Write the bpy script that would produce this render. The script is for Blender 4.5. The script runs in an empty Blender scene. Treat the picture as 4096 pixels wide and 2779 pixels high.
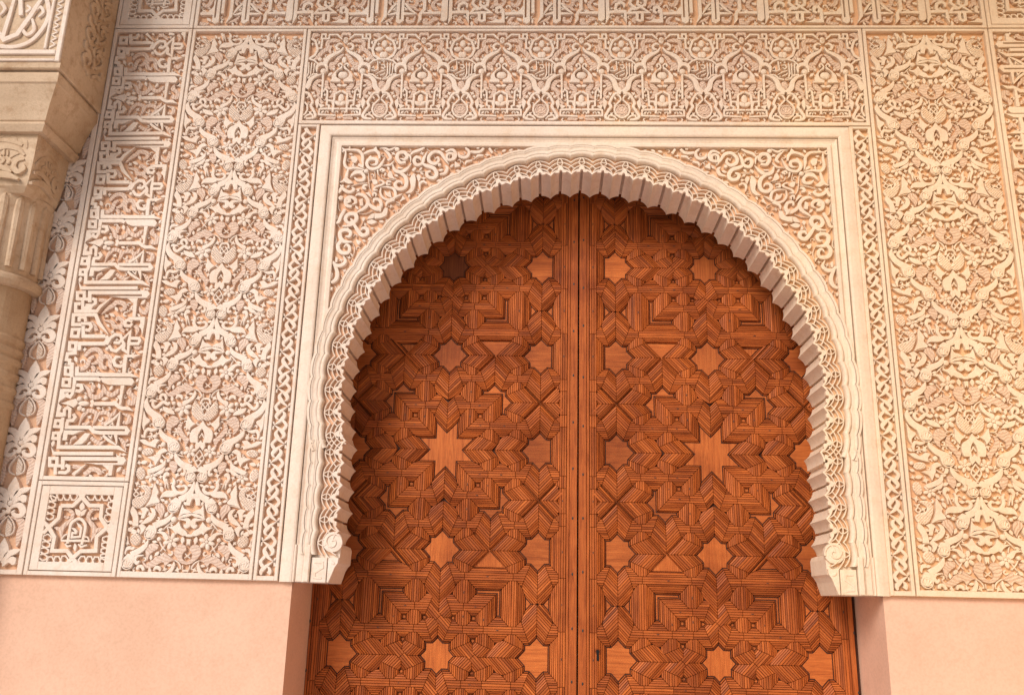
import bpy, math, random
from mathutils import Vector, Matrix
random.seed(7)
SC = bpy.context.scene
COL = SC.collection
# ------------------------------------------------------------------ camera
cam_d = bpy.data.cameras.new('camera'); cam = bpy.data.objects.new('camera', cam_d); COL.objects.link(cam)
cam_d.sensor_width = 36.0; cam_d.lens = 31.640625; cam_d.clip_start = 0.05; cam_d.clip_end = 500
yaw, pit, rol = -0.04110526, 0.27968411, 0.02494105
fw = Vector((math.sin(yaw)*math.cos(pit), math.cos(yaw)*math.cos(pit), math.sin(pit)))
rt = Vector((math.cos(yaw), -math.sin(yaw), 0)); up = rt.cross(fw)
r2 = rt*math.cos(rol)+up*math.sin(rol); u2 = -rt*math.sin(rol)+up*math.cos(rol)
m = Matrix((r2, u2, -fw)).transposed().to_4x4(); m.translation = Vector((-0.1638, -4.2, 1.55))
cam.matrix_world = m
SC.camera = cam
# ------------------------------------------------------------------ daylight
SUN_EL, SUN_AZ = math.radians(30), math.radians(-30)      # azimuth measured from the wall's normal, negative = from the left
W = bpy.data.worlds.new('World'); SC.world = W; W.use_nodes = True
wn = W.node_tree.nodes; wl = W.node_tree.links
sky = wn.new('ShaderNodeTexSky'); sky.sky_type = 'NISHITA'; sky.sun_disc = False
sky.sun_elevation = SUN_EL; sky.sun_rotation = math.pi + math.radians(30)
sky.air_density = 1.0; sky.dust_density = 2.0
bg = wn['Background']; bg.inputs['Strength'].default_value = 0.095
wl.new(sky.outputs[0], bg.inputs[0])
sd = bpy.data.lights.new('sun', 'SUN'); sd.energy = 2.4; sd.angle = math.radians(24); sd.color = (1.0, 0.92, 0.845)
sun = bpy.data.objects.new('sun', sd); COL.objects.link(sun)
sdir = Vector((math.sin(SUN_AZ)*math.cos(SUN_EL), -math.cos(SUN_AZ)*math.cos(SUN_EL), math.sin(SUN_EL)))   # towards the sun
sun.rotation_euler = sdir.to_track_quat('Z', 'Y').to_euler(); sun.location = sdir*20
SC.view_settings.view_transform = 'Standard'; SC.view_settings.look = 'None'
SC.cycles.max_bounces = 5; SC.cycles.diffuse_bounces = 4
SC.view_settings.exposure = 0.04; SC.view_settings.gamma = 1.0
# ------------------------------------------------------------------ materials
def mat(name):
    m = bpy.data.materials.new(name); m.use_nodes = True
    return m, m.node_tree.nodes, m.node_tree.links, m.node_tree.nodes['Principled BSDF']
def ramp(n, stops):
    r = n.new('ShaderNodeValToRGB'); e = r.color_ramp.elements
    while len(e) < len(stops): e.new(0.5)
    for i, (p, c) in enumerate(stops): e[i].position = p; e[i].color = (*c, 1)
    return r
def noise(n, l, vec, scale, detail=6, rough=0.6, dist=0.0):
    t = n.new('ShaderNodeTexNoise'); t.inputs['Scale'].default_value = scale; t.inputs['Detail'].default_value = detail
    t.inputs['Roughness'].default_value = rough; t.inputs['Distortion'].default_value = dist
    l.new(vec, t.inputs['Vector']); return t
def mixc(n, l, mode, fac, a, b):
    x = n.new('ShaderNodeMix'); x.data_type = 'RGBA'; x.blend_type = mode
    for sock, v in ((x.inputs[0], fac), (x.inputs[6], a), (x.inputs[7], b)):
        if hasattr(v, 'is_output'): l.new(v, sock)
        elif isinstance(v, (int, float)): sock.default_value = v
        else: sock.default_value = (*v, 1)
    return x.outputs[2]
def stucco(name, c1, c2, stain, stain_amt=0.5, bump=0.25, rough=0.85, hatch=None, fine=140, bounce_tint=None):
    m, n, l, b = mat(name)
    pos = n.new('ShaderNodeNewGeometry').outputs['Position']
    big = noise(n, l, pos, 2.2, 2, 0.6); r = ramp(n, [(0.33, c1), (0.68, c2)]); l.new(big.outputs[0], r.inputs[0])
    mid = noise(n, l, pos, 14, 4, 0.7); rs = ramp(n, [(0.50, (0, 0, 0)), (0.74, (1, 1, 1))]); l.new(mid.outputs[0], rs.inputs[0])
    mul = n.new('ShaderNodeMath'); mul.operation = 'MULTIPLY'; l.new(rs.outputs[0], mul.inputs[0]); mul.inputs[1].default_value = stain_amt
    col = mixc(n, l, 'MIX', mul.outputs[0], r.outputs[0], stain)
    sm = noise(n, l, pos, 85, 1, 0.6); r3 = ramp(n, [(0.3, (0.86, 0.85, 0.84)), (0.62, (1, 1, 1))]); l.new(sm.outputs[0], r3.inputs[0])
    col = mixc(n, l, 'MULTIPLY', 0.55, col, r3.outputs[0])
    if bounce_tint:  # warm bounce light on the right-hand side, painted into the stucco colour
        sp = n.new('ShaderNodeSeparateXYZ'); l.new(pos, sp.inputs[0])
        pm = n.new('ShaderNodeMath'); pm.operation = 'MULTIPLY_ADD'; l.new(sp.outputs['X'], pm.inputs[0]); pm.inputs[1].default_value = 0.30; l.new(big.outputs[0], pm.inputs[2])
        rp = ramp(n, [(0.45, (1, 1, 1)), (1.15 if False else 1.0, bounce_tint)]); l.new(pm.outputs[0], rp.inputs[0])
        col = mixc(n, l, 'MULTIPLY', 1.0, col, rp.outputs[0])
    l.new(col, b.inputs['Base Color']); b.inputs['Roughness'].default_value = rough
    b.inputs['Specular IOR Level'].default_value = 0.25
    fn = noise(n, l, pos, fine, 2, 0.65); bp = n.new('ShaderNodeBump'); bp.inputs['Strength'].default_value = bump; bp.inputs['Distance'].default_value = 0.004
    h = fn.outputs[0]
    if hatch:
        wv = n.new('ShaderNodeTexWave'); wv.wave_type = 'RINGS'; wv.rings_direction = 'SPHERICAL'
        wv.inputs['Scale'].default_value = hatch; wv.inputs['Distortion'].default_value = 5.0; wv.inputs['Detail'].default_value = 2.0; wv.inputs['Detail Scale'].default_value = 2.0
        tc = n.new('ShaderNodeTexCoord'); l.new(tc.outputs['Object'], wv.inputs['Vector'])
        rg = ramp(n, [(0.25, (0.70, 0.58, 0.50)), (0.5, (1, 1, 1))]); l.new(wv.outputs['Fac'], rg.inputs[0]); l.new(mixc(n, l, 'MULTIPLY', 0.5, col, rg.outputs[0]), b.inputs['Base Color'])
        ad = n.new('ShaderNodeMath'); ad.operation = 'MULTIPLY_ADD'; l.new(wv.outputs['Fac'], ad.inputs[0]); ad.inputs[1].default_value = 0.9; l.new(fn.outputs[0], ad.inputs[2]); h = ad.outputs[0]
        bp.inputs['Strength'].default_value = 0.6; bp.inputs['Distance'].default_value = 0.004
    l.new(h, bp.inputs['Height']); l.new(bp.outputs[0], b.inputs['Normal'])
    return m
CREAM1, CREAM2, STAIN = (0.785, 0.65, 0.55), (0.86, 0.755, 0.675), (0.70, 0.485, 0.34)
M = {}
M['stucco'] = stucco('carved_stucco', CREAM1, CREAM2, STAIN, 0.50, bounce_tint=(1.0, 0.925, 0.75))
M['relief2'] = stucco('ribbed_stucco', (0.73, 0.555, 0.455), (0.80, 0.64, 0.55), STAIN, 0.3, hatch=21, bounce_tint=(1.0, 0.925, 0.76))
M['recess'] = stucco('recess_stucco', (0.76, 0.455, 0.29), (0.83, 0.54, 0.36), (0.66, 0.37, 0.215), 0.5, bounce_tint=(1.0, 0.97, 0.80))
M['plaster'] = stucco('salmon_plaster', (0.745, 0.465, 0.335), (0.80, 0.515, 0.38), (0.69, 0.42, 0.295), 0.55, 0.16, 0.9, fine=60)
M['mould'] = stucco('moulding_stucco', (0.775, 0.635, 0.525), (0.85, 0.735, 0.64), (0.67, 0.475, 0.32), 0.5, 0.15, bounce_tint=(1.0, 0.95, 0.83))
M['stone'] = stucco('weathered_stone', (0.51, 0.36, 0.235), (0.68, 0.52, 0.375), (0.37, 0.21, 0.11), 0.65, 0.6)
M['shaft'] = stucco('brown_shaft_stone', (0.43, 0.285, 0.17), (0.58, 0.42, 0.28), (0.33, 0.19, 0.10), 0.6, 0.5)
M['floor'] = stucco('pale_marble', (0.74, 0.73, 0.73), (0.83, 0.82, 0.82), (0.66, 0.64, 0.62), 0.3, 0.1, 0.6)
M['ochre'] = stucco('ochre_bounce_wall', (0.80, 0.53, 0.25), (0.86, 0.59, 0.30), (0.72, 0.46, 0.22), 0.3, 0.1, 0.9, fine=60)
M['ceiling'] = stucco('ceiling_plaster', (0.45, 0.33, 0.23), (0.55, 0.42, 0.30), (0.3, 0.2, 0.12), 0.4)
def wood(name, dark, midc, light, panel=False):
    m, n, l, b = mat(name)
    uv = n.new('ShaderNodeUVMap'); uv.uv_map = 'UVMap'
    at = n.new('ShaderNodeAttribute'); at.attribute_name = 'tint'
    cmb = n.new('ShaderNodeCombineXYZ'); l.new(at.outputs['Fac'], cmb.inputs['Z'])
    vz = n.new('ShaderNodeVectorMath'); vz.operation = 'MULTIPLY_ADD'; l.new(cmb.outputs[0], vz.inputs[0]); vz.inputs[1].default_value = (0, 0, 40); l.new(uv.outputs[0], vz.inputs[2])
    mp = n.new('ShaderNodeMapping'); mp.inputs['Scale'].default_value = (3.5, 60, 1); l.new(vz.outputs[0], mp.inputs['Vector'])
    g = noise(n, l, mp.outputs[0], 1.0, 3, 0.65, 1.6)
    r = ramp(n, [(0.25, dark), (0.48, midc), (0.72, light)]); l.new(g.outputs[0], r.inputs[0])
    mp2 = n.new('ShaderNodeMapping'); mp2.inputs['Scale'].default_value = (8, 260, 1); l.new(vz.outputs[0], mp2.inputs['Vector'])
    g2 = noise(n, l, mp2.outputs[0], 1.0, 3, 0.6, 0.3); r2_ = ramp(n, [(0.35, (0.55, 0.5, 0.48)), (0.55, (1, 1, 1))]); l.new(g2.outputs[0], r2_.inputs[0])
    col = mixc(n, l, 'MULTIPLY', 0.35, r.outputs[0], r2_.outputs[0])
    rt_ = ramp(n, [(0.0, (0.62, 0.56, 0.55)), (0.5, (1.0, 0.97, 0.95)), (1.0, (1.22, 1.2, 1.1))]); l.new(at.outputs['Fac'], rt_.inputs[0])
    col = mixc(n, l, 'MULTIPLY', 0.9, col, rt_.outputs[0])
    pos = n.new('ShaderNodeNewGeometry').outputs['Position']
    bl = noise(n, l, pos, 2.6, 5, 0.65); rb = ramp(n, [(0.34, (0.58, 0.47, 0.42)), (0.50, (0.88, 0.84, 0.82)), (0.66, (1.06, 1.06, 1.06))]); l.new(bl.outputs[0], rb.inputs[0])
    col = mixc(n, l, 'MULTIPLY', 0.85, col, rb.outputs[0])
    l.new(col, b.inputs['Base Color']); b.inputs['Roughness'].default_value = 0.55; b.inputs['Specular IOR Level'].default_value = 0.2
    bp = n.new('ShaderNodeBump'); bp.inputs['Strength'].default_value = 0.3; bp.inputs['Distance'].default_value = 0.002
    l.new(g2.outputs[0], bp.inputs['Height']); l.new(bp.outputs[0], b.inputs['Normal'])
    return m
M['wood'] = wood('door_lath_wood', (0.27, 0.062, 0.014), (0.45, 0.116, 0.026), (0.58, 0.170, 0.041))
M['panel'] = wood('door_panel_wood', (0.31, 0.076, 0.018), (0.47, 0.128, 0.030), (0.57, 0.176, 0.044))
M['dark_panel'] = wood('dark_brown_wood', (0.12, 0.034, 0.011), (0.19, 0.053, 0.016), (0.25, 0.075, 0.022))
def plain(name, c, rough=0.7):
    m, n, l, b = mat(name)
    pos = n.new('ShaderNodeNewGeometry').outputs['Position']; t = noise(n, l, pos, 40, 4)
    r = ramp(n, [(0.3, tuple(v*0.7 for v in c)), (0.7, tuple(min(1, v*1.2) for v in c))]); l.new(t.outputs[0], r.inputs[0])
    l.new(r.outputs[0], b.inputs['Base Color']); b.inputs['Roughness'].default_value = rough
    return m
M['groove'] = plain('dark_groove_wood', (0.06, 0.016, 0.005), 0.8)
M['iron'] = plain('dark_iron', (0.02, 0.015, 0.012), 0.5)
M['hole'] = plain('keyhole_dark', (0.004, 0.003, 0.003), 0.9)
# ------------------------------------------------------------------ builders
def mesh_obj(name, V, F, material, parent=None, smooth=False):
    me = bpy.data.meshes.new(name); me.from_pydata(V, [], F); me.materials.append(M[material])
    if smooth: me.polygons.foreach_set('use_smooth', [True]*len(me.polygons))
    me.update()
    return link(name, me, parent)
def link(name, me, parent=None, loc=(0, 0, 0), ry=0.0, sx=1.0):
    o = bpy.data.objects.new(name, me); COL.objects.link(o)
    o.location = loc; o.rotation_euler = (0, ry, 0); o.scale = (sx, 1, 1)
    if parent: put(o, parent)
    return o
ROOT = {}
def put(o, parent):
    ROOT[o.name] = Vector(o.location); o.parent = parent; o.location = Vector(o.location)-ROOT[parent.name]
def thing(name, label, cat, loc, group=None):
    o = bpy.data.objects.new(name, None); COL.objects.link(o); o.location = loc; o.empty_display_size = 0.1
    o['label'] = label; o['category'] = cat
    if group: o['group'] = group
    ROOT[o.name] = Vector(loc)
    return o
def tag(o, label, cat, group=None):
    o['label'] = label; o['category'] = cat
    if group: o['group'] = group
    return o
def part(name, V, F, material, root, smooth=False):
    """mesh given in world coordinates, stored relative to its own centre, parented to root"""
    xs = [v[0] for v in V]; ys = [v[1] for v in V]; zs = [v[2] for v in V]
    c = Vector(((min(xs)+max(xs))/2, (min(ys)+max(ys))/2, (min(zs)+max(zs))/2))
    o = mesh_obj(name, [(v[0]-c.x, v[1]-c.y, v[2]-c.z) for v in V], F, material, None, smooth)
    o.location = c
    if root: put(o, root)
    return o
def box(x0, x1, y0, y1, z0, z1, bev=0.0):
    if bev <= 0:
        V = [(x, y, z) for x in (x0, x1) for y in (y0, y1) for z in (z0, z1)]
        return V, [(0, 1, 3, 2), (4, 6, 7, 5), (0, 4, 5, 1), (2, 3, 7, 6), (0, 2, 6, 4), (1, 5, 7, 3)]
    b = bev   # front face (y0) chamfered
    V = [(x0, y1, z0), (x1, y1, z0), (x1, y1, z1), (x0, y1, z1), (x0, y0+b, z0), (x1, y0+b, z0), (x1, y0+b, z1), (x0, y0+b, z1),
         (x0+b, y0, z0+b), (x1-b, y0, z0+b), (x1-b, y0, z1-b), (x0+b, y0, z1-b)]
    F = [(0, 3, 2, 1), (0, 1, 5, 4), (1, 2, 6, 5), (2, 3, 7, 6), (3, 0, 4, 7), (4, 5, 9, 8), (5, 6, 10, 9), (6, 7, 11, 10), (7, 4, 8, 11), (8, 9, 10, 11)]
    return V, F
def area2(p): return sum(p[i][0]*p[(i+1) % len(p)][1]-p[(i+1) % len(p)][0]*p[i][1] for i in range(len(p)))
def smooth_poly(p, n=3, corner=0.25):
    N = len(p); out = []
    sharp = []
    for i in range(N):
        a, b, c = p[i-1], p[i], p[(i+1) % N]
        d1 = (b[0]-a[0], b[1]-a[1]); d2 = (c[0]-b[0], c[1]-b[1]); L = (math.hypot(*d1)*math.hypot(*d2)) or 1
        sharp.append((d1[0]*d2[0]+d1[1]*d2[1])/L < corner)
    tan = [(0, 0) if sharp[i] else ((p[(i+1) % N][0]-p[i-1][0])*0.45, (p[(i+1) % N][1]-p[i-1][1])*0.45) for i in range(N)]
    for i in range(N):
        a, b = p[i], p[(i+1) % N]; t0, t1 = tan[i], tan[(i+1) % N]
        L = math.hypot(b[0]-a[0], b[1]-a[1])
        for t0_ in (t0, t1): pass
        for k in range(n):
            s = k/n; h0 = 2*s**3-3*s*s+1; h1 = s**3-2*s*s+s; h2 = -2*s**3+3*s*s; h3 = s**3-s*s
            out.append((h0*a[0]+h1*t0[0]+h2*b[0]+h3*t1[0], h0*a[1]+h1*t0[1]+h2*b[1]+h3*t1[1]))
    return out
def inset_poly(p, b):
    N = len(p); out = []
    for i in range(N):
        a, q, c = p[i-1], p[i], p[(i+1) % N]
        d1 = Vector((q[0]-a[0], q[1]-a[1])); d2 = Vector((c[0]-q[0], c[1]-q[1]))
        if d1.length < 1e-9 or d2.length < 1e-9: out.append(q); continue
        d1.normalize(); d2.normalize()
        n1 = Vector((-d1.y, d1.x)); n2 = Vector((-d2.y, d2.x)); s = n1+n2
        if s.length < 0.3: out.append((q[0]+(d1.x*-b), q[1]+(d1.y*-b))); continue
        s.normalize(); k = b/max(0.45, s.dot(n1)); out.append((q[0]+s.x*k, q[1]+s.y*k))
    return out
def poly_relief(p, front, back, bev=0.002, dome=0.0):
    if area2(p) < 0: p = p[::-1]
    N = len(p); q = inset_poly(p, bev)
    V = [(x, back, z) for x, z in p]+[(x, front+bev*0.9, z) for x, z in p]+[(x, front, z) for x, z in q]
    F = []
    for i in range(N):
        j = (i+1) % N; F += [(i, j, N+j, N+i), (N+i, N+j, 2*N+j, 2*N+i)]
    F.append(tuple(range(2*N, 3*N)))
    return V, F
def resample(pts, n=4):
    out = []
    for i in range(len(pts)-1):
        p0 = pts[max(0, i-1)]; p1 = pts[i]; p2 = pts[i+1]; p3 = pts[min(len(pts)-1, i+2)]
        for k in range(n):
            s = k/n
            out.append(tuple(0.5*((2*p1[c])+(-p0[c]+p2[c])*s+(2*p0[c]-5*p1[c]+4*p2[c]-p3[c])*s*s+(-p0[c]+3*p1[c]-3*p2[c]+p3[c])*s**3) for c in range(3)))
    out.append(pts[-1]); return out
def ribbon(pts, front, back, bev=0.002, dome=0.0, closed=False):
    if closed: pts = pts[:-1]
    N = len(pts); rows = []
    for i in range(N):
        x, z, w = pts[i]; w = max(w, 0.0012)
        if closed: a, c = pts[i-1], pts[(i+1) % N]
        else: a, c = pts[max(0, i-1)], pts[min(N-1, i+1)]
        d1 = Vector((x-a[0], z-a[1])); d2 = Vector((c[0]-x, c[1]-z))
        if d1.length < 1e-7: d1 = d2
        if d2.length < 1e-7: d2 = d1
        if d1.length < 1e-7: d1 = d2 = Vector((1, 0))
        d1 = d1.normalized(); d2 = d2.normalized(); n1 = Vector((-d1.y, d1.x)); n2 = Vector((-d2.y, d2.x)); s = n1+n2
        if s.length < 0.2: s = n1
        s.normalize(); k = 1/max(0.6, s.dot(n1)); h = w/2*k; b = min(bev, w*0.3)
        rows.append([(x+s.x*h, back, z+s.y*h), (x+s.x*h, front+b+dome, z+s.y*h), (x+s.x*(h-b), front+dome*0.8, z+s.y*(h-b)), (x, front, z),
                     (x-s.x*(h-b), front+dome*0.8, z-s.y*(h-b)), (x-s.x*h, front+b+dome, z-s.y*h), (x-s.x*h, back, z-s.y*h)])
    V = [v for r in rows for v in r]; F = []
    for i in range(N if closed else N-1):
        j = (i+1) % N
        for k in range(6): F.append((i*7+k, i*7+k+1, j*7+k+1, j*7+k))
    if not closed: F += [tuple(range(0, 7)), tuple(range((N-1)*7+6, (N-1)*7-1, -1))]
    return V, F
def blob(cx, cz, rx, rz, ang, front, back, n=12, rings=3, h=None):
    h = h if h is not None else min(rx, rz)*0.5
    V = []; F = []; ca, sa = math.cos(ang), math.sin(ang)
    prof = [(1.0, back), (1.0, front+h)]+[(math.cos(t*math.pi/2/rings), front+h-h*math.sin(t*math.pi/2/rings)) for t in range(1, rings)]
    for s, y in prof:
        for i in range(n):
            t = 2*math.pi*i/n; x, z = rx*s*math.cos(t), rz*s*math.sin(t); V.append((cx+x*ca-z*sa, y, cz+x*sa+z*ca))
    R = len(prof)
    for r in range(R-1):
        for i in range(n): F.append((r*n+i, r*n+(i+1) % n, (r+1)*n+(i+1) % n, (r+1)*n+i))
    V.append((cx, front, cz)); F += [((R-1)*n+i, (R-1)*n+(i+1) % n, len(V)-1) for i in range(n)]
    return V, F
def rosette(cx, cz, r, front, back):
    V, F = [], []; n = 18
    for s, y in ((1.0, back), (1.0, front+0.003), (0.93, front), (0.82, front), (0.78, front+0.004)):
        for i in range(n): t = 2*math.pi*i/n; V.append((cx+r*s*math.cos(t), y, cz+r*s*math.sin(t)))
    for k in range(4):
        for i in range(n): F.append((k*n+i, k*n+(i+1) % n, (k+1)*n+(i+1) % n, (k+1)*n+i))
    b0 = len(V); ax, az = cx, cz-r*0.62      # fan of ribs springing from the foot
    V.append((ax, front+0.001, az)); ring = []
    m_ = 13
    for i in range(m_):
        t = math.radians(-62+i*(304/(m_-1))); V.append((cx+r*0.76*math.cos(t), front+(0.0005 if i % 2 else 0.006), cz+r*0.76*math.sin(t)))
    for i in range(m_-1): F.append((b0, b0+1+i, b0+2+i))
    return V, F
def flower(cx, cz, r, front, back, petals=6):
    V, F = [], []
    for k in range(petals):
        a = 2*math.pi*k/petals+0.3; d = r*0.62
        v, f = blob(cx+d*math.cos(a), cz+d*math.sin(a), r*0.44, r*0.27, a, front+0.001, back, 8, 2, 0.004); o = len(V); V += v; F += [tuple(i+o for i in q) for q in f]
    v, f = blob(cx, cz, r*0.22, r*0.22, 0, front-0.002, back, 8, 2, 0.006); o = len(V); V += v; F += [tuple(i+o for i in q) for q in f]
    return V, F
def inside(p, x, z):
    r = False
    for i in range(len(p)):
        a, b = p[i-1], p[i]
        if (a[1] > z) != (b[1] > z) and x < (b[0]-a[0])*(z-a[1])/(b[1]-a[1])+a[0]: r = not r
    return r
def cone_relief(p, front, back):
    V, F = poly_relief(p, front+0.003, back, 0.003)
    xs = [q[0] for q in p]; zs = [q[1] for q in p]; s = 0.0135; row = 0; z = min(zs)
    ins = inset_poly(p if area2(p) > 0 else p[::-1], 0.003)
    while z < max(zs):
        x = min(xs)+(row % 2)*s/2
        while x < max(xs):
            if inside(ins, x, z):
                o = len(V); h = s*0.44
                V += [(x-h, front+0.003, z), (x, front+0.003, z-h), (x+h, front+0.003, z), (x, front+0.003, z+h), (x, front-0.003, z)]
                F += [(o, o+1, o+4), (o+1, o+2, o+4), (o+2, o+3, o+4), (o+3, o, o+4)]
            x += s
        z += s*0.5; row += 1
    return V, F
FRONT = dict(letter=0.0, knot_strap=0.001, leaf=0.001, collar=-0.001, rosette=-0.002, scroll=0.001, bead=-0.001, arch_leaf=0.0, pine_cone=0.003, seed_leaf=0.004, ribbed_leaf=0.007, stem=0.007,
             lattice=0.006, tendril=0.011, leaflet=0.009, ring_stem=0.006, bud=0.006, flower=0.003, flower_bud=-0.001, arch_rib=-0.002, boss=-0.004, colonnette=0.002, shell_base=0.0, shell=0.004, frame_strap=0.003, bell=-0.002, bell_drop=0.003,
             star_frame=0.0, braid=0.004)
MATK = dict(ribbed_leaf='relief2', seed_leaf='relief2', stem='stucco', shell='relief2')
STRAIGHT = {'letter', 'knot_strap', 'frame_strap', 'star_frame', 'braid', 'colonnette'}
SHAPES = {}
def clip_poly(p, ax, lim, keep_less):
    out = []
    for i in range(len(p)):
        a, b = p[i-1], p[i]; ia = (a[ax] <= lim) == keep_less; ib = (b[ax] <= lim) == keep_less
        if ia != ib:
            t = (lim-a[ax])/(b[ax]-a[ax]); out.append((a[0]+(b[0]-a[0])*t, a[1]+(b[1]-a[1])*t))
        if ib: out.append(b)
    return out
FAT = dict(AR=(0.0012, 1.05, 0.002), SP=(-0.0008, 0.84, 0.0), FR=(0.001, 1.0, 0.0015), KU=(0.0, 1.0, 0.001), MD=(0.0, 1.0, 0.001), NB=(0.0, 0.92, 0.0))
def shape_mesh(key, idx, it, back, clip=None, mat_over=None):
    """mesh of one traced motif; clip = (xmin, xmax, zmin, zmax) in the motif's own frame"""
    ck = (key, idx) if clip is None else None
    if ck and ck in SHAPES: return SHAPES[ck]
    t, kind, d = it; fr = FRONT.get(kind, 0.0)+(idx % 29)*0.00011; me = None
    V = None
    if t == 'P':
        p = [(d[i]/1000, d[i+1]/1000) for i in range(0, len(d), 2)]
        if kind not in STRAIGHT: p = smooth_poly(p)
        fp, fm, fa = FAT.get(key, (0, 1, 0))
        if fp and kind not in STRAIGHT: p = inset_poly(p if area2(p) > 0 else p[::-1], -fp)
        if clip:
            for ax, lim, less in ((0, clip[0], False), (0, clip[1], True), (1, clip[2], False), (1, clip[3], True)):
                p = clip_poly(p, ax, lim, less)
                if len(p) < 3: return None
        if abs(area2(p)) < 1e-5: return None
        V, F = cone_relief(p, fr, back) if kind == 'pine_cone' else poly_relief(p, fr, back, 0.0014 if kind in STRAIGHT else 0.0015)
    elif t == 'S':
        p = [(d[i]/1000, d[i+1]/1000, d[i+2]/1000) for i in range(0, len(d), 3)]
        closed = len(p) > 3 and math.hypot(p[0][0]-p[-1][0], p[0][1]-p[-1][1]) < 0.006
        fp, fm, fa = FAT.get(key, (0, 1, 0))
        p = [(x, z, w*fm+fa) for x, z, w in p]
        if kind not in STRAIGHT: p = resample(p, 4)
        if clip:
            if kind in STRAIGHT:
                q = []
                for i in range(len(p)-1):
                    n = max(1, int(math.hypot(p[i+1][0]-p[i][0], p[i+1][1]-p[i][1])/0.004))
                    q += [tuple(p[i][c]+(p[i+1][c]-p[i][c])*k/n for c in range(3)) for k in range(n)]
                q.append(p[-1])
            else: q = p
            ok = [clip[0] <= a[0] <= clip[1] and clip[2]+a[2]*0.35 <= a[1] <= clip[3]-a[2]*0.35 for a in q]
            if not all(ok):
                best = []; cur = []
                for a, k in zip(q, ok):
                    if k: cur.append(a)
                    else:
                        if len(cur) > len(best): best = cur
                        cur = []
                p = cur if len(cur) > len(best) else best; closed = False
                if len(p) < 2: return None
        V, F = ribbon(p, fr, back, 0.0014 if kind in STRAIGHT else 0.0015, 0.0 if kind in STRAIGHT else 0.0009, closed)
    else:
        x, z = d[0]/1000, d[1]/1000; r = d[2]/1000; rz = (d[3]/1000 if len(d) > 3 else r); an = d[4] if len(d) > 4 else 0
        if clip and not (clip[0]+r*0.8 <= x <= clip[1]-r*0.8 and clip[2]+rz <= z <= clip[3]-rz): return None
        if t == 'D': V, F = rosette(x, z, r, fr, back)
        elif t == 'F': V, F = flower(x, z, r, fr, back)
        elif kind == 'pine_cone':
            V, F = cone_relief([(x+r*math.cos(k*0.45)*math.cos(an)-rz*math.sin(k*0.45)*math.sin(an), z+r*math.cos(k*0.45)*math.sin(an)+rz*math.sin(k*0.45)*math.cos(an)) for k in range(14)], fr, back)
        else: V, F = blob(x, z, r, rz, an, fr, back, 12, 3)
    me = bpy.data.meshes.new(kind); me.from_pydata(V, [], F); me.materials.append(M[mat_over or MATK.get(kind, 'stucco')]); me.update()
    if ck: SHAPES[ck] = me
    return me
def motif_extent(it):
    t, k, d = it
    if t == 'P': xs, zs, w = d[0::2], d[1::2], 2
    elif t == 'S': xs, zs, w = d[0::3], d[1::3], max(d[2::3])*0.75
    else: xs, zs, w = d[:1], d[1:2], max(d[2:4])
    return (min(xs)-w)/1000, (max(xs)+w)/1000, (min(zs)-w)/1000, (max(zs)+w)/1000
def place(key, data, root, X0, Z0, back, bounds, mirror=False, dy=0.0, rot=0, mat_over=None):
    """put every motif of a unit on the wall; bounds = interior of its panel in world x, z; rot in quarter turns clockwise"""
    sx = -1.0 if mirror else 1.0
    for i, it in enumerate(data):
        e = motif_extent(it); bx = (bounds[0]-X0, bounds[1]-X0, bounds[2]-Z0, bounds[3]-Z0)
        # panel bounds in the motif's frame
        if rot == 1: bl = (-bx[3], -bx[2], bx[0], bx[1])          # local x -> world -z, local z -> world x
        elif rot == 2: bl = (-bx[1], -bx[0], -bx[3], -bx[2])
        else: bl = bx
        if mirror: bl = (-bl[1], -bl[0], bl[2], bl[3])
        if e[1] < bl[0] or e[0] > bl[1] or e[3] < bl[2] or e[2] > bl[3]: continue
        fits = e[0] >= bl[0] and e[1] <= bl[1] and e[2] >= bl[2] and e[3] <= bl[3]
        me = shape_mesh(key, i, it, back, None if fits else bl, mat_over)
        if me: link(it[1], me, root, (X0, dy, Z0), rot*math.pi/2, sx)
def frame(root, x0, x1, z0, z1, wl_, wr, wb, wt, back, y0=0.0):
    """four border strips and the recessed ground of a panel"""
    g = 0.003
    for nm, (a, b, c, d) in (('border', (x0+g, x0+wl_, z0+g, z1-g)), ('border', (x1-wr, x1-g, z0+g, z1-g)), ('border', (x0+wl_, x1-wr, z0+g, z0+wb)), ('border', (x0+wl_, x1-wr, z1-wt, z1-g))):
        V, F = box(a, b, y0, back+0.006, c, d, 0.002); part(nm, V, F, 'stucco', root)
    V, F = box(x0-0.0, x1, back, back+0.05, z0, z1); part('recess', V, F, 'recess', root)
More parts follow.
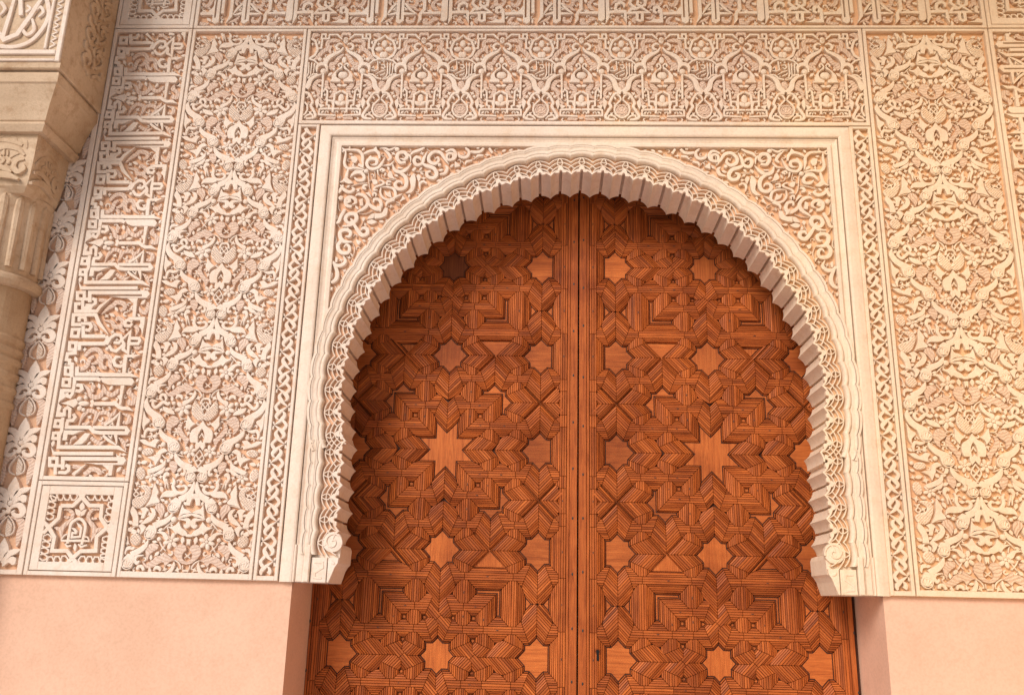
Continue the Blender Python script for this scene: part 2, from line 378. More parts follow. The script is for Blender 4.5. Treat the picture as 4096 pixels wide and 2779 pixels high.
# ------------------------------------------------------------------ traced carving units (millimetres)
AR=[["S","leaf",[-7,57,4,-9,30,17,-18,5,23,-38,-15,26,-68,-31,28]],["S","leaf",[-92,-93,4,-104,-117,18,-124,-133,23,-148,-143,26,-175,-156,29]],["S","leaf",[-190,-219,4,-199,-243,18,-218,-263,23,-238,-275,25,-261,-288,28]],["S","leaf",[-286,-354,4,-290,-380,20,-277,-409,26,-258,-427,28,-234,-442,30]],["S","leaf",[-205,-503,4,-197,-526,19,-177,-546,24,-161,-556,27,-143,-564,29]],["S","leaf",[-118,-617,4,-105,-647,20,-84,-669,25,-59,-682,28,-31,-691,30]],["D","rosette",[-92,-68,27]],["S","collar",[-71,-27,32,-78,-42,44,-87,-56,52]],["D","rosette",[-187,-192,27]],["S","collar",[-178,-152,32,-180,-167,44,-184,-180,52]],["D","rosette",[-274,-328,28]],["S","collar",[-261,-286,32,-265,-302,44,-270,-316,52]],["D","rosette",[-213,-478,30]],["S","collar",[-238,-439,32,-227,-453,44,-219,-466,52]],["D","rosette",[-125,-594,30]],["S","collar",[-148,-561,32,-138,-573,44,-130,-584,52]],["S","collar",[-33,-688,32,-27,-701,44,-23,-713,52]],["D","rosette",[-28,76,26]],["P","pine_cone",[-296,-40,-285,-65,-257,-73,-230,-49,-212,-7,-220,23,-245,35,-277,29,-256,20,-239,7,-243,-14,-276,-24]],["P","leaf",[-194,44,-201,12,-202,-11,-210,-38,-225,-65,-197,-52,-167,-47,-162,-38,-178,-16,-172,2,-184,23]],["P","leaf",[-161,-28,-151,-2,-127,11,-90,6,-79,-6,-93,-15,-121,-18,-146,-18]],["S","scroll",[-114,73,3,-104,54,11,-106,29,13,-87,4,13,-55,3,13,-41,20,12,-52,35,10,-64,31,7]],["B","bead",[-69,52,8]],["S","scroll",[-143,21,2,-146,48,8,-155,70,11,-147,89,17,-133,84,11]],["S","scroll",[-128,19,2,-136,45,5,-144,67,6]],["B","bead",[-166,40,8]],["E","pine_cone",[-273,90,21,31,0.25]],["F","flower",[-217,79,31]],["S","leaf",[-200,88,4,-177,97,18,-166,117,17,-165,139,3]],["B","bead",[-128,-44,9]],["B","bead",[-83,-122,14]],["P","seed_leaf",[-178,-72,-171,-54,-155,-49,-137,-62,-133,-90,-144,-118,-157,-95]],["S","arch_leaf",[2,-11,22,-15,-19,22,-21,-35,21,-24,-56,17]],["P","leaf",[-49,-54,-40,-72,-20,-78,-3,-90,-21,-93,-44,-97,-62,-114,-56,-91,-53,-72]],["S","leaf",[-65,-120,3,-43,-108,10,-18,-102,12,4,-96,4]],["S","leaf",[-61,-122,3,-39,-122,7,-17,-124,17,-10,-140,23,-20,-153,17,-31,-146,7]],["P","leaf",[-108,-156,-77,-154,-56,-132,-43,-159,-19,-175,-7,-195,-33,-195,-55,-184,-65,-190,-80,-170]],["P","leaf",[9,-212,-6,-212,-1,-228,6,-240]],["E","bead",[3,-195,15,7,0]],["F","flower",[-84,-221,37]],["P","leaf",[-156,-185,-139,-178,-112,-186,-95,-209,-104,-219,-118,-209,-130,-190]],["B","bead",[-141,-213,10]],["S","stem",[-139,-224,3,-126,-245,4,-105,-266,3]],["S","stem",[-107,-234,3,-120,-255,4,-130,-269,3]],["E","pine_cone",[-253,-217,25,28,0.5]],["S","ring_stem",[-233,-193,6,-228,-171,6,-244,-156,6,-268,-160,6,-283,-183,6]],["P","leaf",[-286,-65,-263,-91,-252,-121,-248,-156,-274,-155,-275,-124,-293,-91]],["P","leaf",[-202,-71,-180,-77,-172,-102,-187,-129,-213,-143,-238,-149,-215,-123,-194,-104,-190,-91]],["P","bud",[-250,-76,-226,-68,-209,-83,-219,-91,-228,-119,-242,-119,-238,-91]],["P","leaf",[-245,-154,-227,-149,-210,-161,-220,-182,-231,-194,-233,-171]],["S","stem",[-88,-128,3,-110,-148,5,-132,-173,3]],["S","stem",[-116,-150,2,-106,-170,4,-100,-192,2]],["P","seed_leaf",[-198,-268,-186,-240,-162,-234,-142,-240,-143,-256,-166,-273,-179,-289,-184,-313]],["P","seed_leaf",[-59,-255,-47,-239,-28,-235,-13,-244,-9,-260,-22,-276,-23,-297,-8,-312,5,-315,6,-324,-23,-319,-48,-298,-61,-276]],["S","stem",[-14,-297,3,2,-286,4,13,-275,2]],["P","ribbed_leaf",[-207,-314,-190,-330,-167,-314,-140,-290,-112,-290,-108,-273,-90,-289,-58,-308,-78,-313,-99,-336,-107,-316,-127,-321,-149,-336,-178,-346,-199,-336]],["S","stem",[-59,-306,4,-38,-318,5,-26,-336,5,-26,-349,3]],["P","leaf",[-58,-314,-51,-329,-60,-356,-85,-377,-109,-390,-111,-370,-87,-360,-70,-344]],["F","flower",[-107,-402,40]],["S","scroll",[-198,-372,3,-194,-356,11,-204,-339,12,-220,-340,12,-222,-357,11,-210,-365,5]],["S","scroll",[-238,-372,4,-253,-370,11,-256,-388,12,-240,-401,13,-219,-385,14,-204,-374,13,-183,-384,13,-174,-374,9]],["B","bead",[-154,-379,10]],["S","stem",[-153,-389,3,-151,-410,3]],["S","scroll",[-146,-356,5,-138,-342,13,-121,-345,13,-116,-360,5]],["S","scroll",[-202,-288,3,-231,-293,9,-241,-309,12,-230,-325,12,-219,-314,7]],["P","leaf",[-204,-397,-175,-405,-151,-418,-143,-434,-177,-429,-198,-416]],["S","ring_stem",[4,-353,8,-14,-355,8,-22,-370,7,-25,-383,5]],["P","pine_cone",[-51,-362,-33,-386,-7,-422,2,-447,-16,-462,-43,-449,-61,-422,-62,-391]],["S","lattice",[-21,-372,4,3,-401,4,22,-414,4]],["S","lattice",[-8,-414,4,-19,-393,4,-3,-370,4]],["P","leaf",[-78,-437,-53,-468,-35,-478,-56,-494,-61,-511,-81,-484,-78,-464]],["P","leaf",[-1,-464,-18,-489,-46,-507,-55,-535,-48,-567,-26,-568,-12,-575,-17,-540,-10,-514,6,-489]],["P","leaf",[0,-559,-9,-570,-21,-570,-23,-588,-15,-606,4,-580]],["S","lattice",[-12,-545,4,2,-522,4]],["P","seed_leaf",[-149,-440,-124,-454,-121,-475,-140,-491,-152,-501,-151,-530,-169,-512,-178,-485,-169,-454]],["P","ribbed_leaf",[-98,-470,-117,-481,-122,-510,-100,-542,-80,-567,-74,-592,-56,-550,-70,-545,-84,-530,-96,-515,-105,-495]],["P","leaf",[-296,-417,-281,-450,-263,-460,-261,-472,-281,-492,-280,-520,-293,-492,-295,-456]],["S","scroll",[-274,-550,4,-276,-527,12,-265,-508,13,-245,-512,14,-226,-509,8,-217,-505,2]],["B","bead",[-224,-542,11]],["S","stem",[-267,-545,3,-246,-540,5,-226,-542,4]],["P","leaf",[-298,-561,-273,-559,-247,-573,-224,-556,-201,-560,-214,-578,-216,-596,-244,-589,-275,-579]],["B","bead",[-180,-580,12]],["B","bead",[-290,-604,10]],["E","pine_cone",[-253,-616,29,18,0.1]],["P","leaf",[-156,-613,-174,-599,-198,-613,-204,-636,-228,-639,-248,-644,-216,-660,-205,-682,-196,-663,-186,-643,-183,-625]],["F","flower",[-48,-611,32]],["S","lattice",[-17,-626,4,0,-648,4,20,-658,4]],["S","lattice",[1,-603,4,-15,-626,4,-23,-646,4,-12,-666,4,4,-688,4]],["S","lattice",[17,-626,4,0,-648,4,-13,-661,4]],["P","seed_leaf",[-138,-668,-122,-659,-102,-672,-99,-697,-111,-717,-129,-698]],["S","scroll",[-72,-689,3,-58,-707,10,-63,-722,12,-76,-717,9]],["P","leaf",[-158,-654,-157,-679,-179,-702,-227,-719,-238,-704,-198,-688,-170,-673]],["S","lattice",[-293,17,4,-282,4,4,-291,-9,4,-279,-20,4,-268,-7,4,-282,6,4,-271,20,4]],["S","stem",[-225,-65,4,-196,-56,5,-169,-53,2]],["S","stem",[-117,-620,2,-94,-632,4,-76,-637,2]],["S","stem",[-186,-625,2,-167,-643,4,-145,-650,2]],["S","stem",[-129,-423,2,-111,-451,4,-86,-453,2]],["S","stem",[-301,-193,3,-291,-215,4,-293,-236,2]],["S","stem",[-146,-518,2,-122,-520,4,-92,-525,2]],["S","stem",[-15,-349,3,-17,-328,4]],["P","bud",[-297,-278,-289,-252,-269,-249,-272,-262,-286,-267,-291,-286]],["P","bud",[-274,-169,-253,-180,-256,-193,-277,-190]],["P","bud",[-295,-167,-280,-161,-280,-183,-296,-177]],["P","bud",[-134,-620,-125,-630,-130,-647,-145,-650]],["P","bud",[-279,-672,-269,-661,-258,-660,-246,-664,-255,-673,-265,-676]],["P","bud",[-30,-233,-38,-221,-38,-209,-32,-199,-24,-209,-23,-220]],["P","leaflet",[-233,-663,-227,-676,-215,-681,-226,-686,-228,-697,-234,-688,-245,-687,-236,-678]],["P","leaflet",[-299,47,-286,47,-278,55,-278,44,-270,39,-280,37,-284,28,-288,38]],["P","bud",[-131,-692,-139,-703,-148,-706,-159,-705,-153,-695,-144,-690]],["P","leaflet",[-102,-740,-102,-727,-109,-719,-99,-719,-93,-711,-92,-721,-83,-726,-93,-729]],["S","tendril",[-93,-280,3,-81,-285,6,-73,-278,6,-75,-270,6,-82,-269,3]],["P","leaflet",[-55,-355,-45,-347,-43,-336,-37,-344,-27,-344,-34,-351,-32,-361,-42,-355]],["S","tendril",[-116,-535,3,-123,-524,6,-134,-526,6,-136,-535,6,-131,-539,3]],["P","bud",[-166,32,-156,24,-153,14,-156,3,-165,10,-169,19]],["S","tendril",[-191,-593,3,-198,-584,6,-207,-585,6,-209,-592,6,-205,-596,3]],["P","bud",[-170,-669,-181,-667,-187,-660,-189,-650,-179,-652,-172,-658]],["P","bud",[-152,-290,-150,-278,-143,-272,-134,-270,-135,-280,-141,-287]],["S","tendril",[-45,-646,3,-49,-656,6,-42,-663,6,-35,-661,6,-35,-655,3]],["P","bud",[-298,-133,-287,-133,-279,-138,-275,-147,-285,-148,-293,-144]],["P","bud",[-165,-369,-172,-360,-173,-352,-169,-342,-163,-350,-160,-358]],["P","leaflet",[-243,2,-251,-6,-251,-16,-258,-10,-266,-11,-261,-4,-264,4,-255,0]],["S","tendril",[-176,-438,3,-184,-431,6,-193,-434,6,-193,-442,6,-188,-444,3]],["S","tendril",[-171,-128,3,-160,-129,6,-155,-121,6,-159,-115,6,-165,-116,3]],["S","tendril",[-224,29,3,-213,26,6,-207,34,6,-211,40,6,-216,40,3]],["P","leaflet",[-221,-424,-219,-412,-225,-404,-216,-406,-210,-400,-210,-408,-203,-414,-212,-416]],["S","tendril",[-149,-638,3,-145,-627,6,-152,-620,6,-159,-623,6,-159,-629,3]],["S","tendril",[-84,-511,3,-77,-502,6,-82,-494,6,-89,-494,6,-91,-500,3]],["P","leaflet",[-103,-335,-96,-344,-87,-346,-94,-352,-94,-360,-100,-354,-109,-356,-103,-347]],["S","tendril",[-140,-519,3,-129,-516,6,-127,-506,6,-133,-502,6,-138,-505,3]],["P","bud",[-66,32,-76,26,-84,26,-93,32,-85,37,-76,38]],["S","tendril",[-240,-341,3,-248,-349,6,-245,-357,6,-237,-358,6,-235,-353,3]],["P","bud",[-117,-88,-116,-100,-120,-107,-129,-112,-130,-103,-127,-94]],["P","bud",[-98,-708,-93,-697,-86,-692,-76,-692,-79,-701,-86,-707]],["P","bud",[-264,52,-252,55,-244,51,-238,44,-248,41,-256,43]],["P","leaflet",[-70,-537,-71,-526,-78,-519,-69,-518,-65,-511,-63,-519,-55,-523,-64,-527]],["S","tendril",[-244,-491,3,-249,-481,6,-258,-481,6,-261,-487,6,-257,-492,3]],["S","tendril",[-204,-316,3,-195,-309,6,-196,-300,6,-204,-298,6,-207,-302,3]],["S","tendril",[-172,-507,2,-180,-502,5,-187,-506,5,-186,-512,5,-181,-514,2]],["P","leaflet",[-209,-87,-203,-95,-194,-96,-200,-101,-200,-108,-206,-104,-213,-105,-209,-98]],["S","tendril",[-119,32,2,-113,39,5,-116,47,5,-123,47,5,-125,43,2]],["P","bud",[-40,34,-33,42,-26,44,-18,42,-23,35,-30,32]],["P","bud",[-160,-660,-153,-653,-145,-652,-137,-656,-143,-662,-151,-664]],["P","bud",[-66,-329,-74,-335,-81,-335,-89,-331,-82,-326,-75,-325]],["S","tendril",[-107,-18,2,-117,-19,5,-120,-26,5,-115,-31,5,-111,-29,2]],["S","tendril",[-225,-515,2,-225,-525,5,-218,-529,5,-212,-525,5,-214,-520,2]],["S","tendril",[-28,-465,2,-33,-473,5,-29,-480,5,-22,-479,5,-21,-474,2]],["P","bud",[-172,-225,-163,-221,-156,-222,-149,-227,-157,-231,-164,-231]],["S","tendril",[-106,-459,2,-116,-458,5,-120,-465,5,-116,-470,5,-111,-469,2]],["P","leaflet",[-286,-223,-285,-233,-279,-239,-287,-239,-291,-245,-293,-238,-300,-235,-292,-232]],["S","tendril",[-222,-630,2,-213,-634,5,-207,-629,5,-208,-623,5,-213,-622,2]],["P","bud",[-278,-641,-288,-644,-295,-641,-301,-635,-292,-632,-285,-634]],["P","bud",[-250,-255,-257,-262,-264,-264,-272,-261,-267,-255,-260,-252]],["P","leaflet",[-300,-672,-292,-667,-289,-659,-285,-666,-278,-667,-284,-671,-283,-679,-290,-674]],["P","bud",[-152,-174,-145,-166,-138,-164,-130,-166,-135,-173,-142,-176]],["S","tendril",[-252,-540,2,-245,-533,5,-248,-526,5,-254,-525,5,-257,-529,2]],["P","bud",[-160,-30,-150,-28,-143,-31,-138,-38,-146,-40,-153,-38]],["S","tendril",[-239,-553,2,-246,-546,5,-254,-549,5,-254,-555,5,-250,-558,2]],["P","bud",[-168,-309,-174,-301,-174,-294,-170,-286,-165,-293,-163,-300]],["S","tendril",[-86,-479,2,-81,-471,5,-85,-464,5,-92,-465,5,-93,-470,2]],["S","tendril",[-82,-139,2,-92,-138,5,-96,-145,5,-92,-150,5,-87,-149,2]],["P","leaflet",[-101,-565,-107,-557,-116,-556,-110,-551,-110,-544,-105,-548,-97,-547,-101,-554]],["P","leaflet",[-162,-731,-170,-736,-172,-745,-176,-738,-184,-738,-178,-733,-179,-725,-172,-730]],["P","bud",[-277,-374,-275,-364,-269,-359,-260,-358,-262,-366,-267,-372]],["P","bud",[-260,-94,-250,-92,-243,-95,-238,-102,-246,-104,-254,-102]],["P","bud",[-48,-37,-38,-41,-34,-47,-34,-56,-42,-53,-47,-47]],["S","tendril",[-172,-391,2,-173,-401,5,-166,-405,5,-161,-401,5,-162,-396,2]],["P","bud",[-180,40,-189,45,-191,52,-190,61,-183,56,-179,50]],["P","bud",[-249,-167,-241,-173,-239,-181,-241,-189,-248,-184,-251,-177]],["S","tendril",[-131,-276,2,-126,-285,5,-118,-284,5,-116,-278,5,-119,-275,2]],["P","bud",[-280,-549,-290,-548,-296,-543,-298,-534,-290,-535,-283,-540]],["P","bud",[-231,-130,-236,-138,-243,-140,-252,-139,-247,-132,-240,-128]],["P","leaflet",[-206,-235,-214,-230,-222,-231,-218,-225,-221,-218,-214,-221,-208,-217,-209,-225]],["P","leaflet",[-84,-628,-91,-621,-99,-621,-94,-616,-95,-608,-89,-612,-82,-610,-85,-618]],["S","tendril",[-79,56,2,-86,62,5,-94,59,5,-94,52,5,-90,50,2]]]
KU=[["S","letter",[58,593,17,343,597,17]],["P","letter",[34,627,54,602,66,602,68,584,50,584]],["S","letter",[110,518,18,102,569,18,381,572,18]],["P","letter",[203,551,371,553,367,582,397,583,411,565,398,544,268,543,241,548]],["S","knot_strap",[43,535,16,38,569,16,73,570,16,78,535,16,43,535,16]],["S","knot_strap",[71,529,15,78,488,16,118,488,16,122,502,15]],["S","knot_strap",[43,535,15,103,534,15]],["S","knot_strap",[90,503,15,125,502,16,139,514,16,136,532,16,119,538,15]],["S","letter",[65,510,16,39,509,17,45,470,17,153,472,17,166,496,17,217,543,3]],["S","letter",[87,400,16,42,400,17,37,451,17,150,453,17,174,408,19,229,352,3]],["S","knot_strap",[70,416,15,68,434,16,82,441,16,98,436,16,104,416,15]],["S","knot_strap",[81,406,15,127,407,16,137,390,16,128,372,16,108,374,15]],["S","letter",[95,394,17,104,341,18,216,342,18]],["S","knot_strap",[44,340,16,43,375,16,78,376,16,77,339,16,44,339,16]],["S","letter",[219,343,17,230,329,17,216,304,18,91,302,18,95,268,17]],["S","knot_strap",[44,271,16,41,307,16,73,307,16,74,270,16,41,270,16]],["S","letter",[75,270,16,77,254,17,39,249,17,38,219,16,56,217,16,56,199,16,72,197,16,80,130,16]],["S","knot_strap",[44,145,15,40,179,15,66,180,15,72,143,15,42,142,15]],["S","knot_strap",[42,89,16,39,120,15,71,120,16,74,87,16,39,86,16]],["S","letter",[98,185,18,102,146,19,215,147,19,232,145,19,368,147,19,408,136,2]],["S","letter",[98,89,16,95,123,18,210,124,18,225,115,17]],["P","letter",[222,130,370,132,381,130,395,113,385,93,363,95,295,95,265,96,238,106]],["S","knot_strap",[36,63,17,100,64,17]],["S","knot_strap",[108,92,17,132,91,17,139,73,17,128,62,16,108,64,15]],["S","knot_strap",[97,109,16,96,49,16,86,32,16,70,38,16,67,52,15]],["S","letter",[341,545,19,341,509,18,345,445,16]],["P","letter",[294,543,346,545,345,518,326,518,311,532]],["S","letter",[332,478,3,325,493,9,330,504,6]],["S","letter",[340,419,13,319,430,16,302,419,16,308,399,16,332,397,15,341,411,11]],["P","letter",[313,442,403,445,405,420,402,344,391,380,376,395,384,411,380,427,328,426]],["S","letter",[230,298,13,244,334,16,265,351,16,292,348,15,303,326,14,289,308,14,263,310,13]],["S","letter",[242,294,13,258,272,15,282,266,15,301,284,15,316,304,14,304,321,12]],["S","letter",[302,323,13,339,368,17,339,317,16,342,258,16,315,275,15,320,299,12]],["S","letter",[342,333,16,387,333,15,394,320,13,386,306,15,343,305,16]],["S","letter",[308,236,6,287,237,14,275,218,16,287,194,16,315,188,15,337,201,13]],["S","letter",[333,243,19,334,203,18,337,153,17]],["P","letter",[324,249,409,250,381,237,373,230,362,235,334,234]],["S","letter",[341,93,16,340,44,13,340,-5,9]],["P","letter",[342,61,348,2,333,27,320,39,334,48]],["S","ribbed_leaf",[176,458,6,206,490,20,229,508,23,244,522,24,280,515,23,288,491,19,269,477,13]],["S","ribbed_leaf",[193,426,6,234,418,17,250,396,22,280,396,22,289,423,19,261,441,17,255,423,10]],["S","ribbed_leaf",[272,392,13,297,374,17,303,361,4]],["S","ribbed_leaf",[361,501,4,373,478,19,396,469,19,404,501,19,401,524,9]],["S","ribbed_leaf",[151,534,17,173,532,19,209,528,9]],["S","ribbed_leaf",[123,239,17,152,273,21,191,271,23,205,241,23,188,210,19,163,201,7]],["S","ribbed_leaf",[94,191,4,116,174,21,143,192,22,151,227,20,170,240,13]],["S","ribbed_leaf",[289,164,3,259,193,19,251,233,23,222,241,22,208,219,22,217,188,22,243,182,17]],["S","ribbed_leaf",[359,300,9,382,287,22,401,296,6]],["S","ribbed_leaf",[360,204,17,383,195,22,400,222,9]],["S","ribbed_leaf",[353,402,17,369,380,19,365,349,4]],["S","ribbed_leaf",[136,101,4,172,67,19,184,42,22,215,33,23,241,55,22,239,98,4]],["S","ribbed_leaf",[197,93,17,187,76,17,194,59,13]],["S","ribbed_leaf",[235,98,4,263,56,19,289,47,22,312,65,19,323,78,4]],["S","ribbed_leaf",[377,83,9,377,57,19,401,36,20,396,11,19,370,19,17]],["S","ribbed_leaf",[163,372,17,146,399,19,129,421,5]],["B","bead",[233,278,10]],["S","ribbed_leaf",[165,192,13,180,175,17,175,157,4]],["P","letter",[31,71,91,72,93,57,55,54,66,30,44,13,34,0,54,-18,48,-43,78,-49,80,-67,31,-69,31,-36]],["S","knot_strap",[75,-64,15,70,-32,15,83,-21,16,97,-29,16,102,-74,15]],["S","knot_strap",[88,-86,15,120,-84,16,129,-68,16,117,-52,14]],["S","knot_strap",[35,-115,15,36,-86,15,63,-86,15,64,-116,15,34,-117,15]],["S","knot_strap",[36,-173,15,35,-147,14,60,-146,15,63,-174,15,34,-175,15]],["S","letter",[69,-71,16,74,-135,16,66,-161,16,71,-215,18,361,-211,18,405,-233,1]],["S","letter",[94,-92,17,95,-118,17,208,-116,17,231,-138,17,276,-143,17]],["S","letter",[224,-117,16,384,-115,16]],["S","letter",[269,-142,18,390,-141,18]],["P","letter",[380,-107,389,-106,410,-130,399,-150,386,-150]],["S","letter",[279,-105,11,310,-83,13,329,-63,12,348,-37,3]],["S","letter",[346,-45,5,345,-77,12,345,-109,16]],["S","letter",[303,-107,4,317,-93,8,322,-106,5]],["S","letter",[280,-155,11,304,-174,14,329,-189,11,351,-200,3]],["S","letter",[352,-196,4,347,-173,11,340,-150,16]],["S","letter",[303,-154,4,320,-167,8,323,-153,5]],["P","letter",[189,-144,216,-147,203,-176,188,-194,181,-199,153,-201,136,-206,160,-180]],["P","letter",[85,-132,186,-132,163,-139,145,-148,131,-154,106,-153,106,-181,84,-182,83,-142]],["P","flower_bud",[45,0,66,5,86,14,118,24,132,1,113,-22,90,-11,67,-5]],["B","bead",[133,24,13]],["B","bead",[164,30,10]],["B","bead",[141,-23,13]],["B","bead",[162,-30,10]],["E","bead",[157,1,29,13,0]],["S","letter",[196,18,14,205,1,17,197,-15,14]],["S","letter",[213,1,18,317,2,18,335,-13,17,351,-20,17,380,-19,17,409,-32,1]],["P","letter",[345,93,347,34,347,-11,334,20,321,34,331,45,329,92]],["S","ribbed_leaf",[149,-106,4,160,-62,18,184,-33,20,217,-40,19,228,-61,18,215,-105,4]],["S","ribbed_leaf",[199,-87,11,180,-98,14,162,-98,7]],["S","ribbed_leaf",[228,-61,7,246,-43,18,279,-43,19,297,-67,19,279,-93,18,254,-93,14]],["S","ribbed_leaf",[292,-60,14,312,-46,16,323,-24,4]],["S","ribbed_leaf",[355,-45,5,389,-59,19,389,-87,19,364,-88,14]],["S","ribbed_leaf",[121,-202,4,127,-174,14,147,-163,18]],["S","ribbed_leaf",[219,-165,14,243,-182,18,269,-192,18,292,-178,4]],["S","ribbed_leaf",[354,-163,4,378,-183,18,399,-225,4]],["S","ribbed_leaf",[385,-190,7,402,-172,13]],["S","ribbed_leaf",[379,86,4,368,60,16,396,39,18,401,6,18,372,6,16]],["S","tendril",[128,203,4,125,218,8,113,222,8,106,214,8,109,207,4]],["P","bud",[214,463,230,464,240,458,247,446,233,445,222,450]],["S","tendril",[356,186,4,349,172,8,356,162,8,366,164,8,368,171,4]],["S","tendril",[305,473,4,290,470,8,287,457,8,295,451,8,302,455,4]],["P","bud",[367,509,369,524,376,533,389,538,388,525,382,514]],["S","tendril",[414,167,4,404,179,8,392,176,8,390,166,8,396,161,4]],["P","leaflet",[384,79,398,87,401,100,408,90,419,88,411,81,411,69,401,77]],["P","bud",[276,31,264,20,252,18,240,23,249,33,261,36]],["P","bud",[37,-215,29,-201,31,-189,39,-178,46,-190,46,-202]],["P","bud",[74,239,87,231,92,220,91,206,79,213,73,223]],["P","leaflet",[187,440,195,451,193,463,202,456,212,460,208,450,213,440,201,444]],["S","tendril",[238,-74,3,249,-83,7,259,-78,7,259,-68,7,253,-66,3]],["P","leaflet",[294,220,307,218,317,225,316,214,323,207,313,207,306,198,304,210]],["P","bud",[273,66,272,80,277,90,287,96,289,84,285,74]],["P","bud",[420,267,409,258,398,258,387,263,397,271,407,273]],["S","tendril",[350,597,3,359,586,7,370,589,7,372,598,7,366,602,3]],["S","tendril",[176,87,3,184,99,7,178,109,7,169,108,7,166,101,3]],["S","tendril",[296,18,3,309,13,7,317,21,7,314,30,7,307,30,3]],["P","bud",[226,74,214,83,211,93,214,105,224,98,228,88]],["P","leaflet",[205,-50,201,-63,207,-74,196,-71,188,-77,189,-67,181,-59,193,-58]],["P","leaflet",[116,257,112,270,101,276,111,279,114,289,119,280,130,278,121,271]],["P","leaflet",[249,385,249,371,258,362,247,362,241,353,239,363,229,368,240,373]],["S","tendril",[356,277,3,352,264,7,360,256,7,369,259,7,369,266,3]],["P","bud",[238,498,252,493,257,484,258,471,247,476,240,484]],["P","bud",[197,353,187,357,183,364,182,374,191,370,197,364]],["S","tendril",[316,516,3,306,520,5,299,515,5,301,508,5,307,507,3]],["S","tendril",[280,-32,3,289,-27,5,289,-18,5,282,-15,5,278,-19,3]],["P","leaflet",[325,368,316,375,307,375,312,381,311,389,317,385,325,388,322,379]],["P","leaflet",[95,-182,104,-189,113,-188,108,-195,110,-203,103,-199,95,-203,98,-194]],["P","bud",[411,135,413,124,409,116,401,111,399,120,402,128]],["P","bud",[222,-18,232,-15,240,-17,247,-24,238,-27,230,-26]],["S","tendril",[199,177,3,193,168,5,198,161,5,205,162,5,206,167,3]],["P","leaflet",[287,327,276,324,272,315,269,323,261,326,269,330,270,338,276,331]],["S","tendril",[355,50,3,349,41,5,353,33,5,360,34,5,362,39,3]],["P","bud",[205,-202,208,-191,214,-186,223,-183,221,-193,216,-199]],["P","bud",[418,-192,411,-201,403,-204,394,-202,399,-194,407,-190]],["S","tendril",[143,169,3,148,160,5,157,160,5,160,167,5,156,171,3]],["P","bud",[227,391,216,393,211,399,208,408,218,406,224,401]],["S","tendril",[261,-11,3,251,-14,5,251,-23,5,257,-27,5,261,-24,3]],["P","leaflet",[295,161,302,169,302,178,309,172,317,174,312,167,315,159,306,163]],["S","tendril",[256,-174,3,267,-173,5,270,-164,5,264,-159,5,259,-162,3]],["P","leaflet",[359,211,352,219,342,220,349,226,348,234,354,229,363,231,358,223]],["S","tendril",[299,484,3,308,478,5,316,482,5,315,489,5,310,491,3]],["P","bud",[357,464,368,461,373,455,375,446,366,448,360,453]],["P","leaflet",[45,193,34,195,26,190,28,198,23,204,31,204,36,211,37,201]],["P","bud",[403,594,393,589,385,590,377,596,385,600,393,601]],["S","tendril",[147,40,3,157,45,5,157,54,5,151,57,5,146,53,3]]]
FL=[["P","leaf",[4,126,36,68,0,14,-24,67]],["P","leaf",[6,13,19,56,53,75,94,76,74,55,47,41,21,8]],["P","leaf",[13,4,34,26,54,41,75,33,76,9,61,2,44,12,19,-6]],["B","bead",[1,1,14]],["S","scroll",[0,-30,12,20,-12,18,49,-11,29,68,-35,33,62,-56,23,38,-58,20,20,-44,16,30,-33,8]],["P","bud",[69,-48,87,-68,58,-62]],["E","bead",[-3,-39,15,12,0]],["S","ribbed_leaf",[14,-62,11,54,-75,30,75,-105,37,68,-145,35,63,-201,7]],["S","ring_stem",[-2,-57,6,23,-82,7,38,-112,7,33,-139,7,4,-153,6]],["P","pine_cone",[-1,-68,26,-102,21,-141,1,-151,-4,-110]]]
NB=[["S","leaf",[-28,2,4,-8,16,14,8,33,22,17,50,19,10,65,11,-1,71,2]],["S","leaf",[-28,0,4,-5,-15,14,13,-30,22,23,-45,19,19,-58,11,6,-65,2]],["P","leaf",[11,29,23,22,38,0,27,-23,15,-27,12,-16,22,0,8,18]],["P","bud",[-28,1,-35,5,-44,21,-31,17]],["P","bud",[-29,-1,-36,-3,-43,-21,-31,-20]]]
